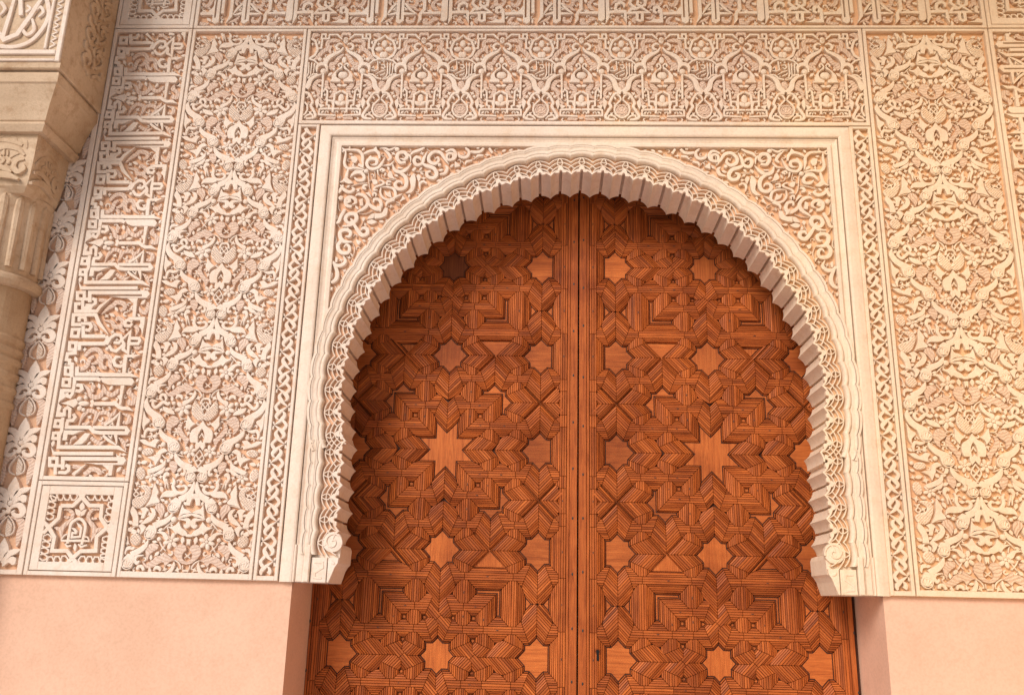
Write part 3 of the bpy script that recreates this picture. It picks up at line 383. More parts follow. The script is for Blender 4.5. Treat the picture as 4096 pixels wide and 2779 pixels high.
FR=[["S","arch_rib",[12,27,5,29,34,12,46,19,12,39,0,12,26,1,8]],["S","arch_rib",[7,10,7,22,-13,13,53,-31,19,80,-50,23,97,-81,24,89,-119,8]],["S","arch_rib",[86,-139,6,90,-106,14,115,-90,19,140,-107,17,141,-142,6]],["B","boss",[106,-134,17]],["S","colonnette",[106,-147,10,104,-200,10,103,-298,9]],["S","arch_rib",[112,-154,5,147,-167,15,172,-193,23,183,-233,26,209,-260,23]],["S","arch_rib",[206,-265,13,177,-269,12,161,-292,12,148,-324,13,155,-345,13,139,-373,13,126,-403,14,141,-418,13,175,-422,9]],["S","frame_strap",[209,-301,7,191,-321,8,176,-340,8,173,-366,8,183,-392,8,200,-405,8,222,-408,8]],["S","scroll",[209,-301,6,198,-278,9,179,-271,9,171,-285,9,182,-299,7]],["D","shell",[220,-364,36]],["E","seed_leaf",[213,-213,21,29,0]],["B","bead",[152,-310,3]],["B","bead",[146,-334,3]],["B","bead",[138,-360,3]],["B","bead",[130,-379,3]],["B","bead",[125,-399,3]],["B","bead",[163,-280,3]],["B","bead",[87,-60,3]],["B","bead",[102,-87,3]],["B","bead",[65,-42,3]],["B","bead",[44,-30,3]],["B","bead",[126,-100,3]],["B","bead",[97,-101,3]],["B","bead",[159,-180,3]],["B","bead",[175,-206,3]],["S","scroll",[141,-420,5,145,-395,9,169,-398,9,187,-418,6]],["S","frame_strap",[216,94,8,195,73,10,168,58,12,156,27,12,150,0,12,162,-34,12,195,-57,12,222,-62,12]],["E","leaf",[214,41,15,22,0]],["E","leaf",[186,7,22,15,0]],["E","leaf",[221,-30,15,20,0]],["S","frame_strap",[139,-90,8,160,-68,9,189,-58,9,222,-59,9]],["S","frame_strap",[137,-150,8,164,-154,9,185,-175,9,211,-180,8]],["P","bell",[5,-102,16,-115,41,-141,55,-162,55,-180,62,-200,10,-201,10,-188,31,-175,36,-150,25,-131,6,-119]],["S","scroll",[4,-102,5,16,-87,9,27,-95,9,22,-106,7]],["E","bud",[3,-61,10,20,0]],["E","bell_drop",[6,-153,21,22,0]],["S","frame_strap",[3,-253,9,34,-272,10,37,-383,10]],["S","frame_strap",[2,-360,9,83,-360,10,109,-363,9,110,-395,9,19,-400,8]],["S","frame_strap",[39,-337,9,43,-313,10,72,-310,10,72,-337,9,59,-341,9,60,-360,9]],["S","frame_strap",[72,-324,9,75,-253,9,89,-239,8,96,-259,7]],["P","leaf",[119,-298,135,-318,122,-360,114,-331]],["P","leaf",[82,-341,114,-331,103,-360]],["S","frame_strap",[19,64,6,47,94,10,91,94,9,92,69,9,134,69,9,132,96,9,111,96,9,112,69,8]],["S","frame_strap",[128,69,9,130,10,10,151,7,5]],["S","ribbed_leaf",[31,54,12,63,61,23,96,54,21,97,24,21,74,20,17]],["S","ribbed_leaf",[76,-20,12,92,7,21,122,-10,23,148,-47,21,168,-57,5]],["S","ribbed_leaf",[5,-24,8,30,-47,20,49,-81,21,72,-87,21,68,-111,20,47,-101,14]],["B","bead",[131,-60,12]],["B","bead",[50,-122,8]],["S","ribbed_leaf",[107,-187,9,136,-193,23,151,-226,26,133,-239,21,122,-266,17,135,-292,6]],["S","ribbed_leaf",[60,-180,12,50,-220,26,34,-240,23,48,-279,17,66,-292,5]],["S","ribbed_leaf",[84,-187,17,85,-220,23,63,-240,8]],["E","bud",[-1,-292,15,27,0]],["E","leaf",[15,-325,21,12,0.6]],["S","ribbed_leaf",[21,-415,17,48,-405,26,72,-418,8]],["S","ribbed_leaf",[123,-279,8,112,-305,17,96,-324,17]],["B","bead",[140,-285,9]],["S","ribbed_leaf",[147,95,12,177,95,26,184,71,12]],["S","ribbed_leaf",[-5,98,15,17,102,17,24,78,6]],["E","pine_cone",[-1,60,13,20,0]],["S","tendril",[26,-387,3,27,-374,6,18,-369,6,11,-374,6,13,-380,3]],["P","bud",[79,-160,67,-157,61,-150,58,-140,69,-142,76,-148]],["P","bud",[-1,-220,8,-212,18,-211,28,-216,20,-223,10,-225]],["S","tendril",[79,-385,3,78,-373,6,69,-369,6,63,-375,6,65,-381,3]],["S","tendril",[83,-421,3,94,-425,6,101,-417,6,98,-409,6,92,-409,3]],["P","leaflet",[166,-256,157,-265,156,-275,149,-268,140,-269,146,-262,144,-252,153,-257]],["S","tendril",[49,1,3,51,-9,5,60,-12,5,65,-6,5,62,-1,3]],["S","tendril",[144,60,3,155,59,5,159,67,5,154,73,5,149,72,3]],["S","tendril",[89,-37,3,99,-41,5,106,-35,5,104,-28,5,98,-28,3]],["P","leaflet",[169,-373,163,-382,164,-391,157,-386,149,-388,153,-381,149,-373,158,-376]],["P","leaflet",[85,-284,85,-275,80,-268,88,-269,92,-264,93,-271,99,-275,91,-277]],["S","tendril",[169,-331,2,176,-326,4,174,-318,4,168,-317,4,166,-321,2]],["S","tendril",[50,28,2,59,26,4,63,32,4,60,38,4,56,37,2]],["S","tendril",[212,-416,2,203,-414,4,199,-420,4,202,-426,4,206,-425,2]],["P","leaflet",[181,27,178,36,171,39,178,42,180,49,183,43,190,42,184,37]],["S","tendril",[86,-289,2,81,-297,4,85,-303,4,92,-302,4,93,-298,2]],["S","tendril",[108,-423,2,114,-429,4,121,-427,4,122,-421,4,118,-418,2]],["P","bud",[101,-385,92,-383,87,-378,85,-370,93,-372,98,-376]],["S","tendril",[-4,-398,2,-1,-407,4,6,-408,4,10,-403,4,8,-399,2]],["P","bud",[143,57,149,50,150,42,147,35,141,41,140,48]],["P","bud",[111,-222,117,-215,123,-212,131,-213,127,-220,121,-224]],["P","leaflet",[100,-59,106,-52,106,-44,111,-49,118,-48,114,-54,117,-61,109,-58]],["P","leaflet",[72,-254,63,-257,59,-264,57,-257,50,-255,56,-252,58,-244,63,-251]]]
FT=[["S","letter",[238,-82,6,242,-147,8,234,-171,7,220,-175,5]],["S","letter",[254,-84,8,253,-168,5]],["S","letter",[270,-87,9,267,-167,3]],["S","letter",[185,-72,6,189,-124,7,172,-132,7,151,-128,5]],["S","letter",[156,-117,6,165,-106,6,170,-124,5]],["S","letter",[205,-97,5,220,-94,7,227,-108,7,218,-119,7,206,-110,5]],["S","letter",[178,-154,5,204,-137,7,230,-127,6]],["S","letter",[202,-160,7,222,-153,8,230,-144,5]],["B","bead",[197,-82,5]],["B","bead",[219,-79,5]],["B","bead",[190,-163,4]]]
SP=[["S","scroll",[-1233,3826,5,-1232,3788,14,-1234,3742,18,-1214,3716,18,-1180,3719,16,-1148,3714,11,-1124,3705,6]],["S","scroll",[-1246,3823,10,-1203,3823,15,-1166,3818,18,-1143,3792,19,-1140,3760,16,-1133,3725,7]],["S","scroll",[-1136,3800,16,-1108,3815,18,-1076,3819,19,-1057,3801,18,-1052,3772,10]],["P","leaf",[-1073,3844,-1063,3818,-1092,3812,-1087,3830]],["S","scroll",[-1233,3835,10,-1221,3844,10,-1212,3835,8,-1222,3828,5]],["S","scroll",[-1235,3817,8,-1253,3811,11,-1257,3797,10,-1241,3797,6]],["P","leaf",[-1262,3843,-1238,3829,-1248,3817]],["P","bud",[-1206,3788,-1180,3789,-1167,3768,-1177,3748,-1197,3753]],["P","bud",[-1166,3734,-1161,3749,-1143,3740,-1125,3717,-1143,3721]],["S","scroll",[-1092,3737,6,-1068,3742,18,-1067,3766,20,-1092,3773,21,-1114,3760,20,-1115,3734,20,-1093,3714,19,-1059,3720,19,-1040,3743,18,-1021,3787,3]],["P","leaf",[-1098,3792,-1086,3772,-1109,3763,-1111,3780]],["S","scroll",[-1211,3713,10,-1217,3684,18,-1222,3656,21,-1242,3638,10,-1253,3638,3]],["P","leaf",[-1224,3673,-1179,3634,-1205,3627,-1235,3644]],["S","scroll",[-1134,3702,8,-1173,3702,10,-1195,3673,10]],["S","scroll",[-1199,3663,5,-1178,3688,18,-1147,3693,20,-1127,3674,20,-1130,3651,20,-1159,3650,18,-1176,3665,8]],["B","bead",[-1118,3702,13]],["S","stem",[-1107,3694,4,-1101,3651,6,-1093,3605,5,-1071,3577,4]],["S","stem",[-1074,3705,4,-1070,3662,5,-1101,3648,4]],["S","stem",[-1036,3686,4,-1027,3663,5,-966,3655,5]],["S","leaf",[-1056,3833,5,-1024,3833,13,-1003,3824,15,-962,3845,7]],["S","scroll",[-1035,3827,5,-1009,3804,18,-995,3778,19,-1009,3763,13]],["S","scroll",[-944,3775,6,-920,3770,18,-908,3787,21,-923,3810,23,-952,3807,23,-961,3781,23,-943,3752,21,-914,3755,16]],["S","scroll",[-917,3805,10,-893,3790,13,-888,3753,5]],["S","scroll",[-890,3796,10,-876,3813,18,-845,3825,19,-814,3843,7]],["S","scroll",[-1036,3734,4,-997,3738,14,-982,3752,10,-973,3764,4]],["S","scroll",[-982,3743,7,-969,3709,21,-937,3698,24,-907,3715,21,-882,3747,4]],["S","scroll",[-950,3698,10,-915,3675,23,-903,3641,24,-911,3609,24,-942,3601,22,-962,3623,21,-952,3643,19,-931,3641,13,-925,3626,5]],["P","leaf",[-995,3706,-982,3697,-972,3669,-950,3652,-993,3663,-1005,3680]],["P","leaf",[-955,3726,-926,3724,-928,3715,-954,3715]],["S","scroll",[-834,3762,6,-840,3776,16,-861,3782,20,-870,3761,22,-856,3738,22,-828,3747,20,-819,3779,18,-802,3817,4]],["S","scroll",[-830,3747,10,-803,3733,23,-766,3719,24,-749,3687,24,-763,3665,23,-792,3670,21,-801,3693,19,-781,3702,13]],["S","scroll",[-761,3771,7,-748,3782,13,-742,3762,18,-762,3745,22,-791,3759,21,-793,3788,21,-768,3814,21,-734,3808,21,-711,3774,16,-689,3742,4]],["P","leaf",[-864,3687,-878,3678,-888,3652,-880,3607,-909,3576,-878,3577,-859,3601,-854,3653]],["P","bud",[-884,3675,-869,3691,-856,3684,-867,3661]],["P","bud",[-855,3675,-843,3688,-829,3670,-840,3638]],["S","leaf",[-830,3599,5,-834,3630,16,-817,3644,16,-798,3633,10]],["S","scroll",[-733,3685,10,-705,3693,21,-696,3722,19,-709,3734,8]],["S","scroll",[-875,3704,16,-865,3715,18,-858,3721,7]],["S","stem",[-859,3704,5,-833,3703,7,-812,3704,4]],["B","bead",[-736,3739,10]],["S","leaf",[-1230,3621,10,-1244,3593,21,-1259,3559,5]],["S","scroll",[-1246,3621,10,-1223,3593,21,-1193,3582,21,-1174,3596,19,-1185,3608,10]],["S","stem",[-1193,3616,5,-1152,3631,7,-1106,3637,5]],["S","scroll",[-1105,3622,10,-1120,3619,19,-1127,3605,16,-1111,3600,13]],["P","bud",[-1087,3660,-1060,3654,-1051,3634,-1066,3625,-1079,3631]],["S","scroll",[-1049,3645,6,-1034,3648,10,-1020,3634,14,-1034,3623,13,-1062,3611,14,-1069,3594,14,-1051,3594,9]],["S","scroll",[-983,3640,10,-1002,3643,14,-1003,3626,13,-985,3626,7]],["S","scroll",[-1059,3555,5,-1057,3572,13,-1071,3577,13,-1072,3560,8]],["S","scroll",[-1031,3611,6,-1000,3612,11,-968,3601,16,-956,3572,18,-959,3544,7]],["S","scroll",[-1034,3609,7,-1035,3577,13,-1017,3549,14,-985,3541,14,-945,3561,14,-920,3575,4]],["P","bud",[-1017,3597,-998,3581,-986,3595,-973,3550,-1007,3566]],["S","leaf",[-959,3539,10,-995,3527,19,-1001,3502,5]],["P","leaf",[-919,3567,-900,3543,-921,3544,-930,3527]],["S","scroll",[-953,3530,4,-935,3522,5,-934,3511,5,-950,3516,4]],["S","scroll",[-1209,3520,8,-1192,3531,21,-1201,3545,21]],["S","scroll",[-1178,3511,6,-1160,3523,18,-1167,3545,21,-1194,3554,22,-1213,3537,22,-1206,3508,22,-1179,3500,18]],["S","scroll",[-1163,3560,6,-1148,3571,18,-1116,3560,21,-1096,3529,23,-1107,3498,23,-1141,3473,13,-1151,3461,4]],["S","scroll",[-1095,3521,16,-1070,3498,23,-1039,3487,23,-1027,3510,21,-1037,3538,20,-1063,3543,18,-1067,3524,10]],["P","leaf",[-1050,3504,-1024,3504,-1024,3468,-1043,3482]],["P","leaf",[-1141,3537,-1123,3546,-1117,3504,-1135,3501]],["P","leaf",[-1115,3577,-1092,3583,-1073,3540,-1095,3560]],["P","leaf",[-1058,3465,-1022,3465,-1008,3493,-990,3493,-993,3454,-1020,3437,-1056,3431]],["P","bud",[-1097,3431,-1078,3459,-1058,3465,-1061,3437]],["P","bud",[-1096,3420,-1071,3431,-1039,3418,-1064,3404,-1087,3406]],["B","bead",[-1249,3508,11]],["B","bead",[-1238,3548,14]],["B","bead",[-1251,3690,10]],["S","stem",[-1251,3536,4,-1246,3491,5,-1235,3475,3]],["S","stem",[-1250,3678,4,-1248,3644,4]],["B","bead",[-1256,3752,11]],["B","bead",[-1169,3844,13]],["B","bead",[-1119,3835,9]],["B","bead",[-963,3828,13]],["B","bead",[-922,3842,8]],["B","bead",[-860,3844,8]],["B","bead",[-755,3842,14]],["S","stem",[-1141,3464,3,-1104,3464,5,-1069,3479,4]],["S","scroll",[-1037,3697,7,-1024,3706,16,-1038,3714,15,-1045,3703,10]],["S","leaf",[-1058,3708,13,-1054,3685,7,-1043,3674,2]],["S","stem",[-938,3796,3,-916,3781,4]],["S","stem",[-863,3770,3,-847,3762,4]],["S","stem",[-1191,3514,3,-1172,3509,4]],["S","stem",[-1103,3748,3,-1084,3731,4]],["S","stem",[-770,3797,3,-761,3771,4]],["S","stem",[-786,3693,3,-767,3684,4]],["S","stem",[-809,3837,4,-792,3820,5,-782,3826,4]],["S","scroll",[-1212,3486,20,-1230,3448,21,-1241,3414,20,-1264,3408,8]],["S","scroll",[-1180,3433,8,-1167,3418,17,-1189,3409,19,-1205,3430,23,-1193,3455,24,-1159,3458,25,-1148,3430,25,-1169,3403,23,-1188,3393,17,-1219,3390,8]],["S","scroll",[-1160,3403,17,-1138,3369,24,-1113,3342,25,-1088,3351,24,-1090,3376,23,-1113,3381,17,-1120,3366,8]],["S","scroll",[-1198,3335,7,-1178,3335,19,-1174,3359,21,-1201,3371,23,-1226,3359,24,-1223,3328,24,-1202,3307,23,-1162,3305,8]],["P","leaf",[-1191,3387,-1175,3369,-1200,3365]],["S","scroll",[-1202,3274,6,-1189,3289,15,-1174,3277,19,-1175,3250,21,-1200,3244,24,-1226,3258,24,-1232,3289,24,-1214,3313,21]],["S","scroll",[-1201,3229,6,-1188,3199,20,-1209,3177,23,-1237,3180,20,-1256,3204,15,-1259,3234,8]],["S","scroll",[-1243,3180,17,-1226,3144,23,-1226,3108,25,-1247,3087,19,-1270,3090,8]],["P","leaf",[-1241,3225,-1226,3216,-1230,3192,-1241,3192]],["P","leaf",[-1268,3144,-1248,3138,-1249,3108,-1268,3105]],["P","leaf",[-1267,3061,-1239,3061,-1243,3043,-1266,3043]],["B","bead",[-1254,3359,12]],["B","bead",[-1258,3282,10]],["S","stem",[-1254,3350,3,-1245,3313,6,-1254,3289,5,-1249,3252,5,-1230,3228,3]],["S","stem",[-1243,3399,3,-1224,3374,6]],["P","leaf",[-1143,3320,-1113,3307,-1126,3287,-1138,3296]],["P","leaf",[-1076,3385,-1053,3385,-1064,3370]],["P","leaf",[-1172,3247,-1151,3235,-1155,3220]],["P","leaf",[-1262,3460,-1247,3448,-1251,3426,-1265,3420]],["S","stem",[-1162,3305,3,-1147,3271,5,-1151,3235,3]],["P","bud",[-1126,3437,-1112,3446,-1102,3434,-1115,3415]],["S","stem",[-1115,3415,5,-1125,3388,3]],["S","scroll",[-687,3772,5,-669,3780,13,-670,3802,17,-690,3806,18,-701,3791,16,-694,3769,16,-667,3774,20,-654,3796,20,-665,3822,19,-685,3826,16,-708,3813,12]],["S","scroll",[-650,3842,4,-631,3848,6,-607,3840,8,-600,3824,5]],["S","scroll",[-641,3813,5,-634,3791,18,-608,3783,20,-589,3796,20,-588,3822,17,-611,3844,8]],["S","scroll",[-578,3818,16,-554,3814,20,-527,3818,20,-510,3838,16,-510,3853,9]],["S","leaf",[-489,3849,9,-478,3832,16,-464,3810,16]],["S","scroll",[-550,3849,8,-543,3838,12,-532,3840,8]],["P","leaf",[-659,3763,-634,3744,-626,3733,-659,3722]],["S","scroll",[-603,3739,4,-596,3759,17,-568,3766,12]],["S","scroll",[-549,3777,4,-538,3792,16,-510,3794,12]],["B","bead",[-683,3844,8]],["S","stem",[-632,3744,3,-621,3763,5,-609,3744,3]],["S","stem",[-689,3743,3,-688,3791,5,-680,3800,3]],["S","tendril",[-1205,3128,3,-1200,3116,6,-1189,3115,6,-1185,3123,6,-1189,3128,3]],["S","tendril",[-1089,3666,3,-1078,3674,6,-1080,3685,6,-1089,3687,6,-1093,3682,3]],["P","bud",[-1019,3363,-1031,3369,-1037,3377,-1038,3389,-1027,3385,-1020,3377]],["P","leaflet",[-985,3410,-995,3419,-1006,3420,-999,3428,-1000,3437,-992,3432,-982,3435,-987,3424]],["P","bud",[-390,3831,-397,3819,-407,3815,-418,3817,-413,3827,-404,3832]],["S","tendril",[-957,3463,3,-949,3474,6,-954,3483,6,-963,3483,6,-965,3476,3]],["P","leaflet",[-1179,3158,-1168,3167,-1167,3179,-1160,3170,-1150,3171,-1156,3163,-1154,3153,-1164,3159]],["P","leaflet",[-339,3817,-333,3829,-337,3840,-327,3836,-318,3840,-321,3831,-314,3822,-326,3823]],["S","tendril",[-1243,2996,3,-1230,2998,6,-1227,3009,6,-1233,3015,6,-1239,3012,3]],["S","tendril",[-791,3607,3,-805,3607,6,-809,3597,6,-804,3590,6,-797,3592,3]],["S","tendril",[-435,3838,3,-448,3839,6,-453,3829,6,-448,3822,6,-441,3823,3]],["S","tendril",[-765,3632,3,-778,3630,6,-781,3619,6,-775,3613,6,-768,3616,3]],["P","bud",[-1109,3229,-1122,3232,-1129,3240,-1132,3251,-1120,3249,-1112,3242]],["S","tendril",[-578,3743,3,-569,3733,6,-558,3737,6,-557,3746,6,-563,3749,3]],["P","leaflet",[-1092,3300,-1088,3287,-1077,3281,-1088,3278,-1091,3268,-1095,3277,-1106,3279,-1097,3286]],["P","bud",[-1142,3484,-1155,3489,-1161,3497,-1162,3509,-1151,3505,-1144,3497]],["P","bud",[-1032,3349,-1044,3341,-1054,3341,-1064,3347,-1055,3354,-1045,3355]],["P","leaflet",[-886,3554,-877,3544,-866,3543,-873,3536,-873,3526,-880,3532,-891,3530,-885,3540]],["S","tendril",[-841,3559,3,-833,3569,6,-838,3579,6,-847,3579,6,-849,3573,3]],["P","leaflet",[-1142,3608,-1147,3595,-1143,3585,-1153,3588,-1161,3583,-1159,3593,-1166,3601,-1154,3601]],["S","tendril",[-718,3677,3,-719,3664,6,-709,3659,6,-702,3664,6,-703,3671,3]],["S","tendril",[-535,3768,3,-534,3755,6,-524,3751,6,-518,3756,6,-520,3763,3]],["S","tendril",[-1195,3083,3,-1189,3094,6,-1195,3104,6,-1204,3103,6,-1205,3096,3]],["S","tendril",[-456,3777,3,-453,3790,6,-461,3797,6,-469,3793,6,-469,3786,3]],["S","tendril",[-1119,3275,3,-1129,3283,6,-1139,3278,6,-1139,3269,6,-1133,3267,3]],["P","bud",[-686,3680,-679,3692,-669,3697,-658,3696,-663,3685,-672,3680]],["P","leaflet",[-429,3781,-429,3795,-437,3803,-426,3803,-420,3811,-419,3801,-409,3797,-420,3792]],["P","leaflet",[-961,3501,-974,3499,-981,3490,-983,3501,-992,3505,-982,3508,-979,3519,-973,3508]],["P","bud",[-355,3836,-361,3824,-370,3819,-382,3819,-377,3830,-368,3836]],["P","bud",[-1085,3312,-1084,3325,-1077,3333,-1066,3337,-1067,3325,-1073,3317]],["P","bud",[-1035,3422,-1023,3428,-1013,3426,-1004,3418,-1014,3413,-1025,3413]],["P","bud",[-598,3714,-611,3712,-620,3716,-627,3726,-616,3728,-606,3725]],["S","tendril",[-1158,3214,3,-1159,3201,6,-1150,3195,6,-1142,3200,6,-1143,3206,3]],["S","tendril",[-921,3495,3,-909,3499,6,-907,3510,6,-914,3515,6,-920,3512,3]],["S","tendril",[-626,3803,3,-613,3801,6,-607,3810,6,-611,3818,6,-618,3817,3]],["P","leaflet",[-1206,3159,-1193,3157,-1183,3164,-1184,3153,-1178,3146,-1188,3146,-1194,3137,-1196,3149]],["S","tendril",[-1142,3331,3,-1141,3344,6,-1151,3349,6,-1158,3344,6,-1157,3337,3]],["S","tendril",[-926,3492,3,-939,3489,6,-941,3478,6,-934,3473,6,-928,3476,3]],["P","bud",[-1216,3029,-1226,3039,-1228,3049,-1224,3060,-1215,3052,-1212,3042]],["P","bud",[-682,3724,-680,3737,-673,3745,-662,3749,-663,3737,-669,3729]],["P","bud",[-721,3658,-730,3647,-740,3644,-751,3646,-744,3656,-735,3660]],["P","bud",[-656,3709,-644,3715,-633,3714,-624,3707,-634,3701,-644,3701]],["P","bud",[-949,3449,-958,3439,-968,3436,-979,3439,-972,3448,-963,3452]],["P","bud",[-480,3771,-493,3765,-503,3766,-512,3773,-502,3779,-492,3779]],["P","bud",[-713,3716,-722,3706,-732,3704,-744,3707,-736,3716,-726,3720]],["S","tendril",[-571,3776,3,-558,3778,6,-555,3789,6,-561,3795,6,-567,3792,3]],["S","tendril",[-911,3819,3,-898,3817,6,-891,3825,6,-895,3833,6,-902,3833,3]],["P","bud",[-825,3729,-827,3717,-833,3710,-843,3707,-842,3717,-837,3725]],["P","leaflet",[-476,3800,-488,3798,-494,3789,-496,3799,-504,3803,-496,3806,-493,3815,-488,3806]],["P","leaflet",[-832,3666,-821,3670,-816,3679,-813,3670,-804,3667,-812,3663,-814,3654,-820,3662]],["P","bud",[-882,3579,-879,3567,-882,3559,-890,3552,-893,3562,-891,3571]],["P","leaflet",[-1218,3223,-1211,3214,-1201,3212,-1209,3206,-1209,3197,-1215,3203,-1224,3202,-1219,3211]],["P","bud",[-1192,3801,-1203,3795,-1212,3797,-1220,3803,-1211,3808,-1202,3808]],["P","bud",[-1022,3673,-1025,3684,-1022,3693,-1014,3700,-1011,3690,-1013,3681]],["P","leaflet",[-826,3793,-833,3802,-843,3805,-835,3810,-835,3819,-829,3813,-819,3814,-825,3805]],["P","bud",[-815,3682,-827,3683,-834,3689,-837,3699,-827,3698,-819,3693]],["S","tendril",[-1234,3073,3,-1228,3062,6,-1219,3062,6,-1215,3070,6,-1220,3074,3]],["P","bud",[-739,3834,-727,3837,-719,3834,-712,3825,-722,3823,-731,3825]],["P","leaflet",[-1189,3752,-1186,3740,-1177,3735,-1186,3732,-1190,3724,-1193,3732,-1203,3734,-1194,3740]],["P","bud",[-996,3705,-1006,3712,-1010,3721,-1008,3731,-999,3726,-995,3717]],["S","tendril",[-1205,3774,3,-1217,3776,6,-1222,3768,6,-1218,3761,6,-1212,3762,3]],["P","bud",[-1115,3319,-1103,3321,-1095,3317,-1089,3309,-1099,3307,-1107,3309]],["S","tendril",[-634,3755,3,-628,3764,6,-633,3773,6,-641,3772,6,-643,3766,3]],["P","bud",[-1216,3605,-1213,3616,-1206,3622,-1195,3624,-1198,3614,-1204,3607]],["P","bud",[-946,3672,-958,3671,-966,3675,-971,3684,-961,3686,-952,3682]],["P","leaflet",[-1188,3225,-1176,3226,-1169,3234,-1168,3225,-1160,3221,-1169,3218,-1172,3209,-1177,3218]],["S","tendril",[-309,3825,3,-299,3820,6,-291,3826,6,-292,3833,6,-298,3835,3]],["P","bud",[-1107,3415,-1097,3408,-1094,3399,-1096,3389,-1105,3394,-1109,3403]],["S","tendril",[-1036,3810,3,-1044,3801,6,-1040,3792,6,-1032,3792,6,-1029,3797,3]],["P","bud",[-1133,3841,-1135,3829,-1141,3822,-1151,3819,-1150,3829,-1145,3837]],["S","tendril",[-856,3592,3,-845,3588,6,-838,3595,6,-841,3602,6,-847,3603,3]],["S","tendril",[-903,3698,3,-903,3686,6,-895,3682,6,-888,3687,6,-890,3692,3]],["P","leaflet",[-970,3798,-982,3801,-991,3797,-989,3806,-994,3813,-985,3812,-979,3819,-978,3808]]]
